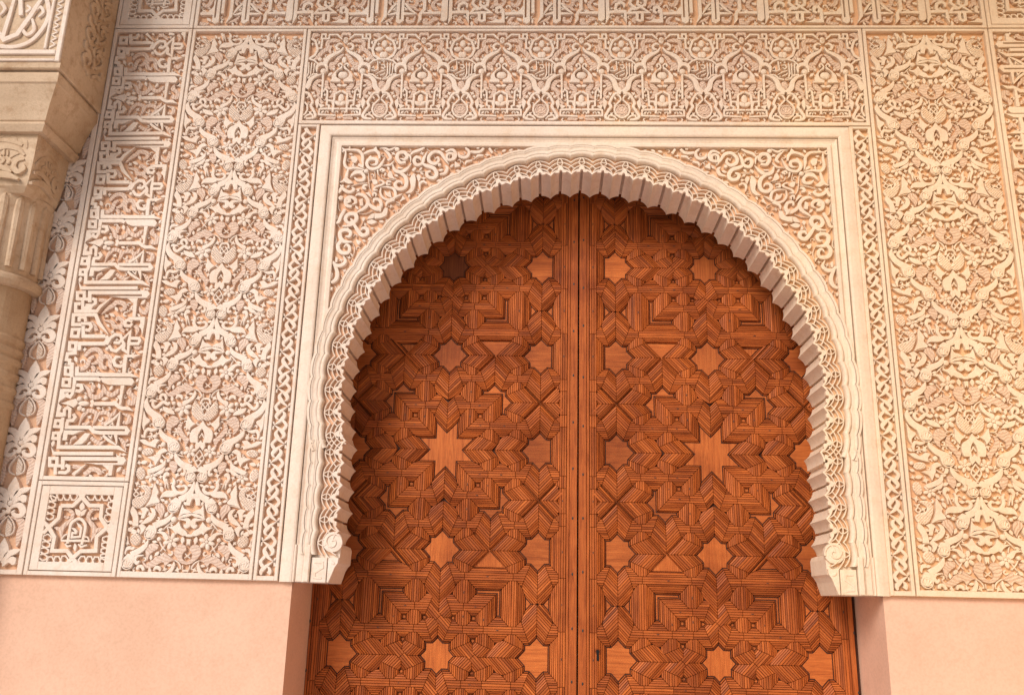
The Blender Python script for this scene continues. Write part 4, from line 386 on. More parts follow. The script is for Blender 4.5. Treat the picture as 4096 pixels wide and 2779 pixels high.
MD=[["S","star_frame",[-91,101,17,-33,102,17,4,143,19]],["S","star_frame",[4,143,19,45,105,17,105,105,17,109,48,17,146,5,19]],["S","star_frame",[146,5,19,102,-37,17,108,-102,17,36,-105,17,3,-137,19]],["S","star_frame",[3,-137,19,-27,-105,17,-99,-106,17,-97,-44,17,-132,0,19]],["S","star_frame",[-132,0,19,-92,43,17,-91,101,17]],["S","star_frame",[4,143,19,21,170,15]],["S","star_frame",[4,143,19,-20,171,15]],["S","star_frame",[-132,0,19,-154,-28,15]],["S","star_frame",[-132,0,19,-160,24,15]],["S","star_frame",[146,5,19,169,28,15]],["S","star_frame",[146,5,19,170,-27,15]],["S","star_frame",[3,-137,19,-25,-169,15]],["S","star_frame",[3,-137,19,38,-171,15]],["P","bud",[7,124,20,105,20,90,7,81,-3,92,-4,107]],["P","bud",[-25,89,-6,85,8,75,5,54,-15,63]],["P","bud",[33,89,17,84,8,75,8,54,25,63]],["S","arch_leaf",[-32,-72,13,-31,-31,13,-30,15,13,-13,36,13,7,43,13,28,31,13,41,8,13,40,-35,13,36,-76,13]],["S","letter",[8,13,9,22,2,10,23,-39,10,-16,-43,10,-16,-22,9,5,-25,8]],["P","letter",[-6,28,21,12,25,2,10,2]],["P","letter",[-26,1,-8,0,10,-16,5,-25,-8,-16]],["S","letter",[-64,-59,8,-28,-59,11,32,-57,11,71,-59,6]],["S","letter",[-66,-57,4,-53,-35,7,-39,-28,6]],["S","letter",[71,-58,4,59,-41,7,44,-38,6]],["S","letter",[-44,-72,5,-30,-86,9,-13,-80,7]],["S","letter",[19,-74,5,36,-86,9,62,-76,6]],["P","bud",[-1,-68,12,-82,8,-108,-5,-91]],["S","ribbed_leaf",[-79,85,9,-55,85,15,-33,65,18,-38,36,18,-64,12,21,-75,-12,21,-66,-55,4]],["S","ribbed_leaf",[-71,53,9,-58,47,12,-47,53,11]],["S","ribbed_leaf",[-111,1,6,-88,-6,18,-70,-23,6]],["S","ribbed_leaf",[91,88,9,63,88,15,46,64,18,50,38,18,76,9,21,85,-14,21,75,-61,4]],["S","ribbed_leaf",[88,47,9,73,44,12,61,47,9]],["S","ribbed_leaf",[122,1,6,102,-5,18,89,-20,6]],["S","braid",[-151,146,6,-139,127,6,-123,128,6,-113,165,6,-98,165,6,-76,129,6,-60,129,6,-50,166,6,-34,166,6,-19,148,6]],["S","braid",[-151,146,6,-145,164,6,-129,165,6,-107,128,6,-91,128,6,-82,166,6,-66,166,6,-44,129,6,-28,130,6,-19,148,6]],["S","braid",[-141,147,6,-160,142,6,-160,128,6,-121,110,6,-121,96,6,-159,87,6,-159,73,6,-120,55,6,-120,42,6,-139,34,6]],["S","braid",[-141,147,6,-121,137,6,-121,124,6,-159,114,6,-159,101,6,-121,83,6,-120,69,6,-158,60,6,-158,46,6,-139,34,6]],["S","braid",[165,149,6,154,167,6,137,167,6,125,131,6,108,131,6,86,167,6,69,167,6,57,131,6,40,131,6,25,149,6]],["S","braid",[165,149,6,159,131,6,142,131,6,120,167,6,103,167,6,91,131,6,74,131,6,52,168,6,35,168,6,25,149,6]],["S","braid",[158,156,6,138,153,6,136,137,6,171,113,6,170,98,6,130,92,6,128,77,6,164,53,6,162,38,6,142,31,6]],["S","braid",[158,156,6,175,144,6,173,129,6,134,122,6,132,107,6,168,83,6,166,68,6,126,62,6,124,46,6,142,31,6]],["S","braid",[-149,-155,6,-136,-172,6,-121,-171,6,-113,-134,6,-97,-133,6,-73,-167,6,-57,-166,6,-49,-129,6,-33,-128,6,-17,-145,6]],["S","braid",[-149,-155,6,-145,-137,6,-129,-136,6,-105,-170,6,-89,-168,6,-81,-132,6,-65,-131,6,-41,-165,6,-25,-163,6,-17,-145,6]],["S","braid",[-140,-150,6,-121,-146,6,-120,-132,6,-157,-110,6,-156,-96,6,-117,-89,6,-116,-74,6,-153,-53,6,-152,-38,6,-133,-30,6]],["S","braid",[-140,-150,6,-158,-139,6,-158,-125,6,-119,-117,6,-118,-103,6,-155,-82,6,-154,-67,6,-115,-60,6,-114,-45,6,-133,-30,6]],["S","braid",[165,-148,6,154,-130,6,138,-130,6,125,-165,6,109,-164,6,89,-129,6,73,-128,6,60,-163,6,44,-163,6,29,-145,6]],["S","braid",[165,-148,6,158,-166,6,142,-165,6,122,-130,6,105,-129,6,93,-164,6,76,-164,6,56,-128,6,40,-128,6,29,-145,6]],["S","braid",[151,-141,6,169,-135,6,169,-123,6,131,-106,6,131,-93,6,168,-84,6,168,-71,6,130,-54,6,130,-41,6,148,-33,6]],["S","braid",[151,-141,6,132,-132,6,132,-119,6,169,-110,6,169,-97,6,131,-80,6,130,-67,6,168,-58,6,167,-45,6,148,-33,6]]]
BACK = 0.025
ZB, ZT, ZF = 1.633, 4.553, 3.969          # foot of the carved wall, groove under the top frieze, foot of the arch frieze
XL1, XL2, XL3, XR3, XR2, XR1 = -2.572, -2.1325, -1.4975, 1.4865, 2.145, 2.585
# ------------------------------------------------------------------ the setting
V, F = box(-12, 12, -14, 1.2, -0.3, 0.0); o = part('floor', V, F, 'floor', None); o['kind'] = 'structure'
V, F = box(-9, 9, -2.2, 1.4, 6.1, 6.3); o = part('ceiling', V, F, 'ceiling', None); o['kind'] = 'structure'  # unseen gallery ceiling, its depth set for how much it shades the wall
# ------------------------------------------------------------------ lower plaster walls with their door reveals
YP = 0.028                                # the plaster stands back from the carved stucco
def plaster(name, x0, x1, jamb_left, label):
    r = thing(name, label, 'wall', ((x0+x1)/2, 0.2, 0))
    V, F = box(x0, x1, YP, 0.62, 0.0, ZB+0.03); part('wall_face', V, F, 'plaster', r)
    return r
plaster('plaster_wall', -6.0, -1.319, False, 'plain salmon plaster wall left of the wooden door, below the carving')
plaster('plaster_wall', 1.349, 6.0, True, 'plain salmon plaster wall right of the wooden door, below the carving')
core = thing('masonry_core', 'solid wall body that carries the carved stucco above the door', 'wall', (0, 0.4, ZB))
for a, b, c, d in ((-6.0, -1.375, ZB+0.03, 6.1), (1.38, 6.0, ZB+0.03, 6.1), (-1.375, 1.38, 3.95, 6.1)):
    V, F = box(a, b, 0.086, 0.62, c, d); part('wall_body', V, F, 'mould', core)
V, F = box(-6.0, 6.0, 0.64, 0.80, 0, 6.1); part('wall_body', V, F, 'mould', core)
V, F = box(-6.0, XL1-0.25, 0.012, 0.087, ZB, 6.1); part('plain_wall_face', V, F, 'mould', core)
V, F = box(XR1, 2.94, 0.004, 0.087, ZB, 6.1); part('plain_wall_face', V, F, 'mould', core)
V, F = box(XL1-0.25, XR1, 0.004, 0.087, ZT+0.445, 6.1); part('plain_wall_face', V, F, 'mould', core)
V, F = box(2.95, 3.25, -4.4, 0.0, 0, 6.1); o = part('bounce_wall', V, F, 'ochre', None); tag(o, 'added ochre wall out of view on the right, bouncing warm light', 'wall')  # unseen wall, added to bounce warm light onto the right-hand carving
# ------------------------------------------------------------------ arabesque panels
for name, x0, x1, lab in (('arabesque_panel', XL2, XL3, 'tall carved panel of leaves, cones and flowers left of the arch'), ('arabesque_panel', XR3, XR2, 'tall carved panel of leaves, cones and flowers right of the arch')):
    xc = (x0+x1)/2; r = thing(name, lab, 'carved panel', (xc, 0, ZB))
    frame(r, x0, x1, ZB, ZT, 0.019, 0.019, 0.030, 0.018, BACK)
    bd = (x0+0.019, x1-0.019, ZB+0.030, ZT-0.018)
    for u in range(5):
        za = 3.6443+0.81*(1-u)
        place('AR', AR, r, xc, za, BACK+0.004, bd, False, 0.0004*u)
        place('AR', AR, r, xc, za, BACK+0.004, bd, True, 0.0004*u+0.0002)
# ------------------------------------------------------------------ kufic bands
def kufic(name, lab, x0, x1, z0, z1, rot, start, n, wz=0.02):
    r = thing(name, lab, 'inscription', ((x0+x1)/2, 0, z0)); frame(r, x0, x1, z0, z1, 0.022, 0.022, wz, wz, BACK)
    bd = (x0+0.022, x1-0.022, z0+wz, z1-wz)
    for k in range(n):
        if rot == 0: X, Z = x0, start+0.8386*k
        elif rot == 1: X, Z = start+0.856*k, z1
        else: X, Z = x1, start-0.8386*k
        place('KU', KU, r, X, Z, BACK+0.004, bd, False, 0.00035*(k % 2), rot)
    return r
kufic('inscription_band', 'upright carved inscription band left of the leafy panel', XL1, XL2, 2.071, ZT, 0, 2.4459-0.8386, 4, 0.022)
kufic('inscription_band', 'upright carved inscription band at the right edge of the wall', XR2, XR1, 2.071, ZT, 2, 5.019, 4, 0.022)
kufic('inscription_band', 'horizontal carved inscription band along the top of the wall', XL2, XR2, ZT, ZT+0.4395, 1, -2.012-0.565-0.856, 7, 0.018)
# ------------------------------------------------------------------ star medallions in the corners
def medallion(lab, x0, z0, flip=False):
    s = 0.4395; r = thing('star_medallion', lab, 'carved panel', (x0+s/2, 0, z0)); frame(r, x0, x0+s, z0, z0+s, 0.022, 0.022, 0.022, 0.022, BACK)
    b2 = 0.045
    for a, b, c, d in ((x0+0.026, x0+b2+0.02, z0+0.026, z0+s-0.026), (x0+s-b2-0.02, x0+s-0.026, z0+0.026, z0+s-0.026), (x0+b2+0.02, x0+s-b2-0.02, z0+0.026, z0+b2+0.02), (x0+b2+0.02, x0+s-b2-0.02, z0+s-b2-0.02, z0+s-0.026)):
        V, F = box(a, b, 0.0015, BACK+0.004, c, d, 0.002); part('inner_border', V, F, 'stucco', r)
    place('MD', MD, r, x0+s/2, z0+s/2, BACK+0.004, (x0+0.05, x0+s-0.05, z0+0.05, z0+s-0.05))
medallion('carved eight-pointed star square under the left inscription band', XL1, ZB)
medallion('carved star square in the top left corner above the inscription', XL1, ZT)
medallion('carved star square in the top right corner above the inscription', XR2, ZT)
medallion('carved eight-pointed star square under the right inscription band', XR2+0.001, ZB)
# ------------------------------------------------------------------ fleur band beside the column
r = thing('lily_band', 'carved band of stacked lily flowers between column and inscription', 'carved panel', (-2.688, 0, ZB))
frame(r, -2.812, XL1, ZB, 6.4, 0.030, 0.030, 0.025, 0.02, BACK)
bd = (-2.782, -2.602, ZB+0.03, 6.3); zc = 2.2477-0.286*2
FL_ax = [it for it in FL if it[1] in ('bead',) or it is FL[0] or it[1] == 'pine_cone']; FL_sd = [it for it in FL if it not in FL_ax]
for k in range(15):
    z = zc+0.286*k
    place('FLa', FL_ax, r, -2.690, z, BACK+0.004, bd, False, 0.0002*(k % 2))
    place('FLs', FL_sd, r, -2.690, z, BACK+0.004, bd, False, 0.0002*(k % 2)); place('FLs', FL_sd, r, -2.690, z, BACK+0.004, bd, True, 0.0002*(k % 2)+0.0001)
# ------------------------------------------------------------------ narrow leaf bands
for x0, x1, lab in ((XL3, -1.379, 'narrow upright border of curling leaves left of the arch frame'), (1.372, XR3, 'narrow upright border of curling leaves right of the arch frame')):
    xc = (x0+x1)/2; r = thing('leaf_border', lab, 'carved panel', (xc, 0, ZB)); frame(r, x0, x1, ZB, ZF, 0.019, 0.018, 0.024, 0.016, BACK)
    bd = (x0+0.018, x1-0.017, ZB+0.024, ZF-0.016); k = 0; z = ZF-0.07
    while z > ZB-0.05:
        place('NB', NB, r, xc, z, BACK+0.004, bd, k % 2 == 0, 0.00025*(k % 3)); z -= 0.0908; k += 1
# ------------------------------------------------------------------ frieze of little arches
r = thing('arcade_frieze', 'carved frieze of seven small pointed arches above the door arch', 'carved panel', (0, 0, ZF)); frame(r, XL3, XR3, ZF, ZT, 0.021, 0.021, 0.022, 0.016, BACK)
bd = (XL3+0.021, XR3-0.021, ZF+0.022, ZT-0.016)
for k in range(8):
    x = -1.283+0.4265*k; z = 4.4233-0.0
    place('FR', FR, r, x, z, BACK+0.004, bd, False, 0.0004*(k % 2)); place('FR', FR, r, x, z, BACK+0.004, bd, True, 0.0004*(k % 2)+0.0002)
    place('FT', FT, r, x, z, BACK+0.004, bd, False, -0.0002)
    if k == 0: place('FT', FT, r, x-0.4265, z, BACK+0.004, bd, False, -0.0002)
# ------------------------------------------------------------------ rectangular moulded frame round the arch
r = thing('arch_frame', 'plain moulded rectangular frame enclosing the door arch', 'moulding', (0, 0, ZB))
def bracket(name, prof, material):
    """sweep profile [(offset inward, y)] from the outer line along left side, top and right side, mitred"""
    XO, ZO = 1.376, 3.966; V = []; F = []; n = len(prof)
    for k in range(4):
        for d, y in prof:
            x = (-1 if k < 2 else 1)*(XO-d); z = ZB if k in (0, 3) else ZO-d; V.append((x, y, z))
    for k in range(3):
        for i in range(n-1): F.append((k*n+i, k*n+i+1, (k+1)*n+i+1, (k+1)*n+i))
    F += [tuple(range(n)), tuple(range(3*n, 4*n))[::-1]]
    part(name, V, F, material, r)
bracket('outer_moulding', [(0.0, 0.07), (0.0, 0.010), (0.006, 0.006), (0.030, 0.000), (0.050, -0.002), (0.0575, 0.0), (0.0615, 0.004), (0.062, 0.07)], 'mould')
bracket('inner_moulding', [(0.066, 0.07), (0.066, 0.012), (0.070, 0.004), (0.080, 0.012), (0.092, 0.016), (0.103, 0.010), (0.105, 0.0), (0.120, 0.0), (0.122, 0.002), (0.123, 0.07)], 'mould')
# ------------------------------------------------------------------ the door arch
CZ, RS, PITCH = 2.545, 1.168, math.radians(5.32); UL = RS*PITCH
arch = thing('door_arch', 'white scalloped stucco arch with fluted underside over the wooden door', 'arch', (0, 0.1, ZB))
def scal(s): a = abs(s)/(UL/2); return math.sqrt(max(0.0, 1-0.86*a*a))-math.sqrt(0.14)          # lobe between two cusps
# local frame of one unit: x along the arch, z outward, origin on the slot line (front face y = 0)
def bend(x, n): return ((RS+n)*math.sin(x/RS), (RS+n)*math.cos(x/RS)-RS)
def flat(x, n): return (x, n)
def unit_meshes(f, tagn):
    NS = 16; h = UL/2; out = {}
    # fluted block from this slot's edge to the next slot: two concave lobes meeting in a cusp
    ss = [h*2*k/NS for k in range(NS+1)]; sw = 0.0074
    def lo(s):
        t = min(s, 2*h-s)/h; return -0.026*t**2.2-0.002
    ss = [sw]+[s for s in ss if sw+0.002 < s < 2*h-sw-0.002]+[2*h-sw]
    V = []; F = []; Yf, Yb = 0.002, 0.27
    for s in ss:
        x, n = f(s, lo(s)); x2, n2 = f(s, 0.034); x3, n3 = f(s, lo(s)+0.005); x4, n4 = f(s, 0.034)
        V += [(x, Yf+0.003, n), (x, Yb, n), (x2, Yb, n2), (x4, 0.046, n4), (x3, Yf+0.022, n3)]
    N = len(ss)
    for i in range(N-1):
        for a, b in ((0, 1), (1, 2), (2, 3), (3, 4), (4, 0)): F.append((i*5+a, i*5+b, (i+1)*5+b, (i+1)*5+a))
    F += [(4, 3, 2, 1, 0), tuple((N-1)*5+k for k in range(5))]
    out['flute'] = (V, F, 'mould')
    # groove floor over the slot
    V = []; F = []
    for s in (-sw-0.004, sw+0.004):
        for n, y in ((0.022, 0.026), (0.022, 0.29), (0.05, 0.29), (0.05, 0.026)): x, z = f(s, n); V.append((x, y, z))
    F = [(0, 1, 5, 4), (1, 2, 6, 5), (2, 3, 7, 6), (3, 0, 4, 7), (0, 3, 2, 1), (4, 5, 6, 7)]; out['slot_crown'] = (V, F, 'mould')
    # scalloped mouldings
    prof = [(0.0775, 0.024, 1.0), (0.078, 0.002, 1.0), (0.081, -0.008, 1.0), (0.088, -0.014, 1.0), (0.097, -0.011, 1.0), (0.1005, -0.006, 1.0), (0.1015, 0.0, 1.0)]
    prof2 = [(0.103, 0.004, 1.0), (0.105, -0.003, 1.0), (0.118, 0.004, 0.95), (0.130, 0.000, 0.9), (0.136, -0.008, 0.9), (0.1375, -0.002, 0.9)]
    prof3 = [(0.139, 0.004, 0.9), (0.140, -0.006, 0.9), (0.151, -0.006, 0.85), (0.153, 0.0, 0.85), (0.1535, 0.030, 0.85)]
    for nm, pr in (('roll_moulding', prof), ('hollow_moulding', prof2), ('outer_fillet', prof3)):
        V = []; F = []; n = len(pr)
        for k in range(NS+1):
            s = -h+2*h*k/NS
            for d, y, am in pr: x, z = f(s, d+0.017*am*scal(s)-0.010); V.append((x, y, z))
        for k in range(NS):
            for i in range(n-1): F.append((k*n+i, (k+1)*n+i, (k+1)*n+i+1, k*n+i+1))
        out[nm] = (V, F, 'mould')
    # recessed ground of the tracery
    V = []; F = []
    gs = [-h, -h*.8, -h*.6, -h*.4, -h*.25, -sw-0.001, -sw+0.0003, sw-0.0003, sw+0.001, h*.25, h*.4, h*.6, h*.8, h]
    for s in gs:
        gl = 0.020 if abs(s) < sw else lo(abs(s))+0.004
        for n, y in ((gl, 0.050), (gl, 0.023), (0.085, 0.023), (0.085, 0.06)): x, z = f(s, n); V.append((x, y, z))
    for k in range(len(gs)-1):
        for i in range(3): F.append((k*4+i, (k+1)*4+i, (k+1)*4+i+1, k*4+i+1))
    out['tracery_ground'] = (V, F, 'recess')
    # tracery: three crossing scallop lines, a pointed loop and a trefoil at the slot
    P_ = 0.000213
    def st(pts, w): return [(*f((x-300)*P_, (790-y)*P_*0.98), w) for x, y in pts]
    lines = [st(resample([(45, 892, 0), (110, 770, 0), (200, 700, 0), (300, 672, 0), (400, 700, 0), (490, 770, 0), (555, 892, 0)], 3) and [(a, b) for a, b, _ in resample([(45, 892, 0), (110, 770, 0), (200, 700, 0), (300, 672, 0), (400, 700, 0), (490, 770, 0), (555, 892, 0)], 3)], 0.0052),
             st([(a, b) for a, b, _ in resample([(-25, 740, 0), (60, 668, 0), (180, 592, 0), (300, 566, 0), (420, 592, 0), (540, 668, 0), (625, 740, 0)], 3)], 0.0052),
             st([(a, b) for a, b, _ in resample([(45, 585, 0), (110, 525, 0), (200, 480, 0), (300, 462, 0), (400, 480, 0), (490, 525, 0), (555, 585, 0)], 3)], 0.0052)]
    V = []; F = []
    for li, p in enumerate(lines):
        v, g = ribbon(p, 0.003+li*0.0007, 0.024, 0.0015); o = len(V); V += v; F += [tuple(i+o for i in q) for q in g]
    loop = [(a, b) for a, b, _ in resample([(300, 668, 0), (245, 620, 0), (240, 555, 0), (300, 462, 0), (360, 555, 0), (355, 620, 0), (300, 668, 0)], 3)]
    v, g = ribbon(st(loop, 0.0050), 0.0026, 0.024, 0.0015); o = len(V); V += v; F += [tuple(i+o for i in q) for q in g]
    out['tracery'] = (V, F, 'stucco')
    tre = [(a, b) for a, b in [(270, 800), (262, 850), (170, 852), (160, 810), (185, 775), (225, 780), (240, 720), (300, 676), (362, 720), (375, 780), (415, 775), (442, 810), (430, 852), (340, 850), (332, 800), (300, 780)]]
    pl = smooth_poly([f((x-300)*P_, (790-y)*P_) for x, y in tre], 2); v, g = poly_relief(pl, 0.0015, 0.024, 0.002); out['trefoil'] = (v, g, 'stucco')
    lip = []
    for k in range(NS+1):
        s = h*2*k/NS
        if sw < s < 2*h-sw: lip.append((*f(s, lo(s)+0.005), 0.008))
    v, g = ribbon(lip, 0.0005, 0.03, 0.0015); out['flute_lip'] = (v, g, 'stucco')
    res = {}
    for nm, (V, F, mt) in out.items():
        me = bpy.data.meshes.new(nm); me.from_pydata(V, [], F); me.materials.append(M[mt]); me.update(); res[nm] = me
        if nm in ('roll_moulding', 'hollow_moulding'): me.polygons.foreach_set('use_smooth', [True]*len(me.polygons))
    return res
UA = unit_meshes(bend, 'a'); US = unit_meshes(flat, 's')
NARC = 19
stat = []                                  # (mesh set, location, rotation about y)
for k in range(-NARC, NARC+1):
    t = k*PITCH; stat.append((UA, (RS*math.sin(t), 0, CZ+RS*math.cos(t)), t, k))
te = NARC*PITCH+PITCH/2; xs, zs = RS*math.sin(te), CZ+RS*math.cos(te)
for j in range(5):
    z = zs-0.036-UL*j*0.97
    for sg in (-1, 1): stat.append((US, (sg*1.142, 0, z), sg*math.pi/2, sg*(NARC+1+j)))
for ms, loc, ry, k in stat:
    own = {}
    for nm, me in ms.items():
        if abs(k) > NARC+4 and nm in ('trefoil', 'slot_crown'): continue
        if nm in ('flute', 'flute_lip') and ms is US and k > 0 and abs(k) == NARC+5: continue
        ob = link(nm, me, arch if nm not in ('flute_lip', 'slot_crown', 'tracery', 'trefoil') else None, (loc[0], 0.00012*(k % 2), loc[2]), ry); own[nm] = ob
    for nm, holder in (('flute_lip', 'flute'), ('slot_crown', 'tracery_ground'), ('tracery', 'tracery_ground'), ('trefoil', 'tracery_ground')):
        if nm in own:
            if holder in own: own[nm].parent = own[holder]; own[nm].location = (0, 0, 0); own[nm].rotation_euler = (0, 0, 0)
            else: put(own[nm], arch)
# solid ring behind the mouldings and above the soffit
V = []; F = []; prof = [(0.036, 0.03), (0.036, 0.285), (0.30, 0.285), (0.30, 0.07), (0.158, 0.07), (0.148, 0.026)]
path = [(-1.142, 1.66, -1, 0)]+[(-1.142, z, -1, 0) for z in (1.9, 2.15)]+[(RS*math.sin(t), CZ+RS*math.cos(t), math.sin(t), math.cos(t)) for t in [math.radians(-101+202*i/48) for i in range(49)]]+[(1.142, z, 1, 0) for z in (2.15, 1.9, 1.66)]
n = len(prof)
for x, z, nx, nz in path:
    for d, y in prof:
        dx = d if abs(nz) > 0 or d < 0.2 else 0.232
        V.append((x+nx*min(d, 0.232 if abs(nx) > 0.93 and z < 2.9 else d), y, z+nz*d))
for k in range(len(path)-1):
    for i in range(n): F.append((k*n+i, k*n+(i+1) % n, (k+1)*n+(i+1) % n, (k+1)*n+i))
F += [tuple(range(n))[::-1], tuple((len(path)-1)*n+i for i in range(n))]
part('arch_body', V, F, 'mould', arch)
# feet of the arch: spiral disc, cut letter block, leaf corner and corbel
for sg in (-1, 1):
    def X(x): return sg*x
    V = []; F = []
    # corbel seen from below: profile in x,z extruded through the wall
    prof = [(1.352, ZB), (1.147, ZB), (1.140, 1.655), (1.130, 1.690), (1.118, 1.712), (1.108, 1.722), (1.106, 1.788), (1.112, 1.804), (1.130, 1.812), (1.172, 1.815), (1.19, 1.90), (1.352, 1.90)]
    prof = prof if sg > 0 else prof[::-1]
    N = len(prof); V = [(X(x), 0.024, z) for x, z in prof]+[(X(x), 0.27, z) for x, z in prof]
    F = [tuple(range(N))[::-1], tuple(range(N, 2*N))]+[(i, (i+1) % N, N+(i+1) % N, N+i) for i in range(N)]
    if sg > 0: pass
    part('corbel', V, F, 'mould', arch)
    V, F = box(min(X(1.352), X(1.079)), max(X(1.352), X(1.079)), 0.012, 0.0239, 1.722, 1.80); 
    # front plates
    for (a, b, c, d) in ((1.232, 1.160, ZB, 1.744),):
        V, F = box(min(X(a), X(b)), max(X(a), X(b)), 0.002, 0.03, c, d, 0.002); part('letter_block', V, F, 'stucco', arch)
    V, F = ribbon([(X(1.218), 1.722, 0.010), (X(1.180), 1.722, 0.010), (X(1.178), 1.700, 0.010), (X(1.214), 1.676, 0.010), (X(1.214), 1.655, 0.010), (X(1.180), 1.652, 0.010)], -0.001, 0.01, 0.001); part('cut_letter', V, F, 'mould', arch)
    pl = [(X(1.156), 1.745), (X(1.108), 1.745), (X(1.110), 1.722), (X(1.124), 1.700), (X(1.134), 1.67), (X(1.148), ZB+0.001), (X(1.156), ZB+0.001)]
    V, F = poly_relief(pl, 0.004, 0.03, 0.002); part('leaf_corner', V, F, 'stucco', arch)
    V, F = blob(X(1.134), 1.722, 0.014, 0.008, 0.6*sg, -0.001, 0.01, 10, 2); part('corner_leaf', V, F, 'stucco', arch)
    cx, cz = X(1.142), 1.815; V, F = blob(cx, cz, 0.046, 0.046, 0, 0.003, 0.03, 24, 2, 0.003); part('spiral_disc', V, F, 'stucco', arch)
    sp = [(cx+sg*(0.005+0.0062*t)*math.cos(t*1.35+1.0), cz+(0.005+0.0062*t)*math.sin(t*1.35+1.0), 0.0070) for t in [i*0.14 for i in range(47)]]
    V, F = ribbon(sp, -0.0015, 0.012, 0.0015); part('spiral', V, F, 'stucco', arch)
    # plain lower length of the three mouldings
    for nm, (a, b, y) in (('roll_moulding', (1.236, 1.262, -0.014)), ('hollow_moulding', (1.266, 1.300, 0.0)), ('outer_fillet', (1.304, 1.314, -0.004))):
        V, F = box(min(X(a), X(b)), max(X(a), X(b)), y, 0.05, ZB, 1.80, 0.004); part(nm, V, F, 'mould', arch)
# ------------------------------------------------------------------ spandrels with scrollwork
def seg_hit(x, z):                         # outside the arch ring?
    if z > CZ: return math.hypot(x, z-CZ) > RS+0.135
    return abs(x) > 1.142+0.14
for sg, lab in ((-1, 'carved scrollwork in the corner left of the arch top'), (1, 'carved scrollwork in the corner right of the arch top')):
    r = thing('spandrel', lab, 'carved panel', (sg*0.95, 0, 2.9))
    pl = [(sg*1.28, 2.0), (sg*1.28, 3.88), (sg*0.02, 3.88)]+[(sg*(RS+0.12)*math.sin(t), CZ+(RS+0.12)*math.cos(t)) for t in [math.radians(1+i*4.5) for i in range(21)]]+[(sg*1.262, 2.0)]
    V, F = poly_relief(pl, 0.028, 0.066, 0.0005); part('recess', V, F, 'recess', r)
    place('SP', SP, r, 0, 0, 0.026, (-1.2535, 1.2535, 2.7, 3.8435), sg > 0, 0.004)
# ------------------------------------------------------------------ wooden door leaves
DY = 0.42; UW, UV_, X0, Z3 = 0.484, 0.506, 0.198, 2.3215
A_, B_, C_ = 0.54, 0.46, 0.10
BASE = [   # strap centre lines of the fundamental block: u across (0 = star beside the stile, 1 = middle star), v down (0 = great star, 1, 2 = small stars)
    [(0, .375), (.125, .25), (.755, .25), (.755, .46), (.75, .75), (.75, .875), (.625, 1)],
    [(.375, 0), (.25, .125), (.25, .375), (.125, .5), (.25, .625), (.25, .875), (.375, 1), (.25, 1.125), (.25, 1.875), (.375, 2)],
    [(.64, 0), (.54, .10), (.54, .46), (.9, .46), (1, .36)],
    [(0, .625), (.125, .75), (.375, .75), (.5, .875), (.625, .75), (.875, .75), (1, .625)],
    [(.625, 1), (.75, 1.125), (.75, 1.895), (.645, 2)],
    [(0, 1.375), (.125, 1.25), (.875, 1.25), (1, 1.375)],
    [(.645, 2), (.54, 1.895), (.54, 1.54), (.895, 1.54), (1, 1.645)],
    [(0, 1.625), (.125, 1.75), (.895, 1.75), (1, 1.645)],
]
U0, U1, V0, V1 = -0.25, 2.25, -3.3, 3.55
segs = set(); q6 = lambda p: (round(p[0], 4), round(p[1], 4))
def add_seg(a, b):
    if a != b: segs.add((min(a, b), max(a, b)))
for pl in BASE:
    for i in range(len(pl)-1):
        for mu in (0, 1, 2):
            for mv in range(-2, 3):
                def tr(p):
                    u, v = p
                    if mu == 1: u = 2-u
                    if mu == 2: u = -u
                    if mv == 0: pass
                    elif mv == -1: v = -v
                    elif mv == 1: v = 4-v
                    elif mv == -2: v = v-4
                    elif mv == 2: v = 4+v
                    return q6((u, v))
                a, b = tr(pl[i]), tr(pl[i+1])
                if mu == 0: pass
                # clip to the leaf
                ok = True
                for ax, lo_, hi in ((0, U0, U1), (1, V0, V1)):
                    p, q = list(a), list(b)
                    if max(p[ax], q[ax]) <= lo_+1e-6 or min(p[ax], q[ax]) >= hi-1e-6: ok = False; break
                    for k_, lim in ((0, lo_), (1, hi)):
                        for w_ in (0, 1):
                            s_, e_ = ((a, b), (b, a))[w_]
                            if (s_[ax] < lim-1e-9 if k_ == 0 else s_[ax] > lim+1e-9):
                                t = (lim-s_[ax])/(e_[ax]-s_[ax]); npt = q6((s_[0]+(e_[0]-s_[0])*t, s_[1]+(e_[1]-s_[1])*t))
                                if w_ == 0: a = npt
                                else: b = npt
                if ok: add_seg(a, b)
                # third column: mirror the middle block again about u = 2
                if ok and False: pass
extra = []
for a, b in list(segs):                     # columns beyond the middle: reflect u -> 4-u gives the cut star at the outer stile
    a2, b2 = (round(4-a[0], 4), a[1]), (round(4-b[0], 4), b[1])
    if min(a2[0], b2[0]) < U1-1e-6 and max(a2[0], b2[0]) > 2.0001: extra.append((a2, b2))
for a, b in extra:
    for s in (0, 1):
        if b[0] > U1: t = (U1-a[0])/(b[0]-a[0]); b = q6((U1, a[1]+(b[1]-a[1])*t))
        a, b = b, a
    add_seg(a, b)
for c0, c1 in (((U0, V0), (U0, V1)), ((U1, V0), (U1, V1)), ((U0, V0), (U1, V0)), ((U0, V1), (U1, V1))): add_seg(c0, c1)
segs = [(Vector(a), Vector(b)) for a, b in segs]
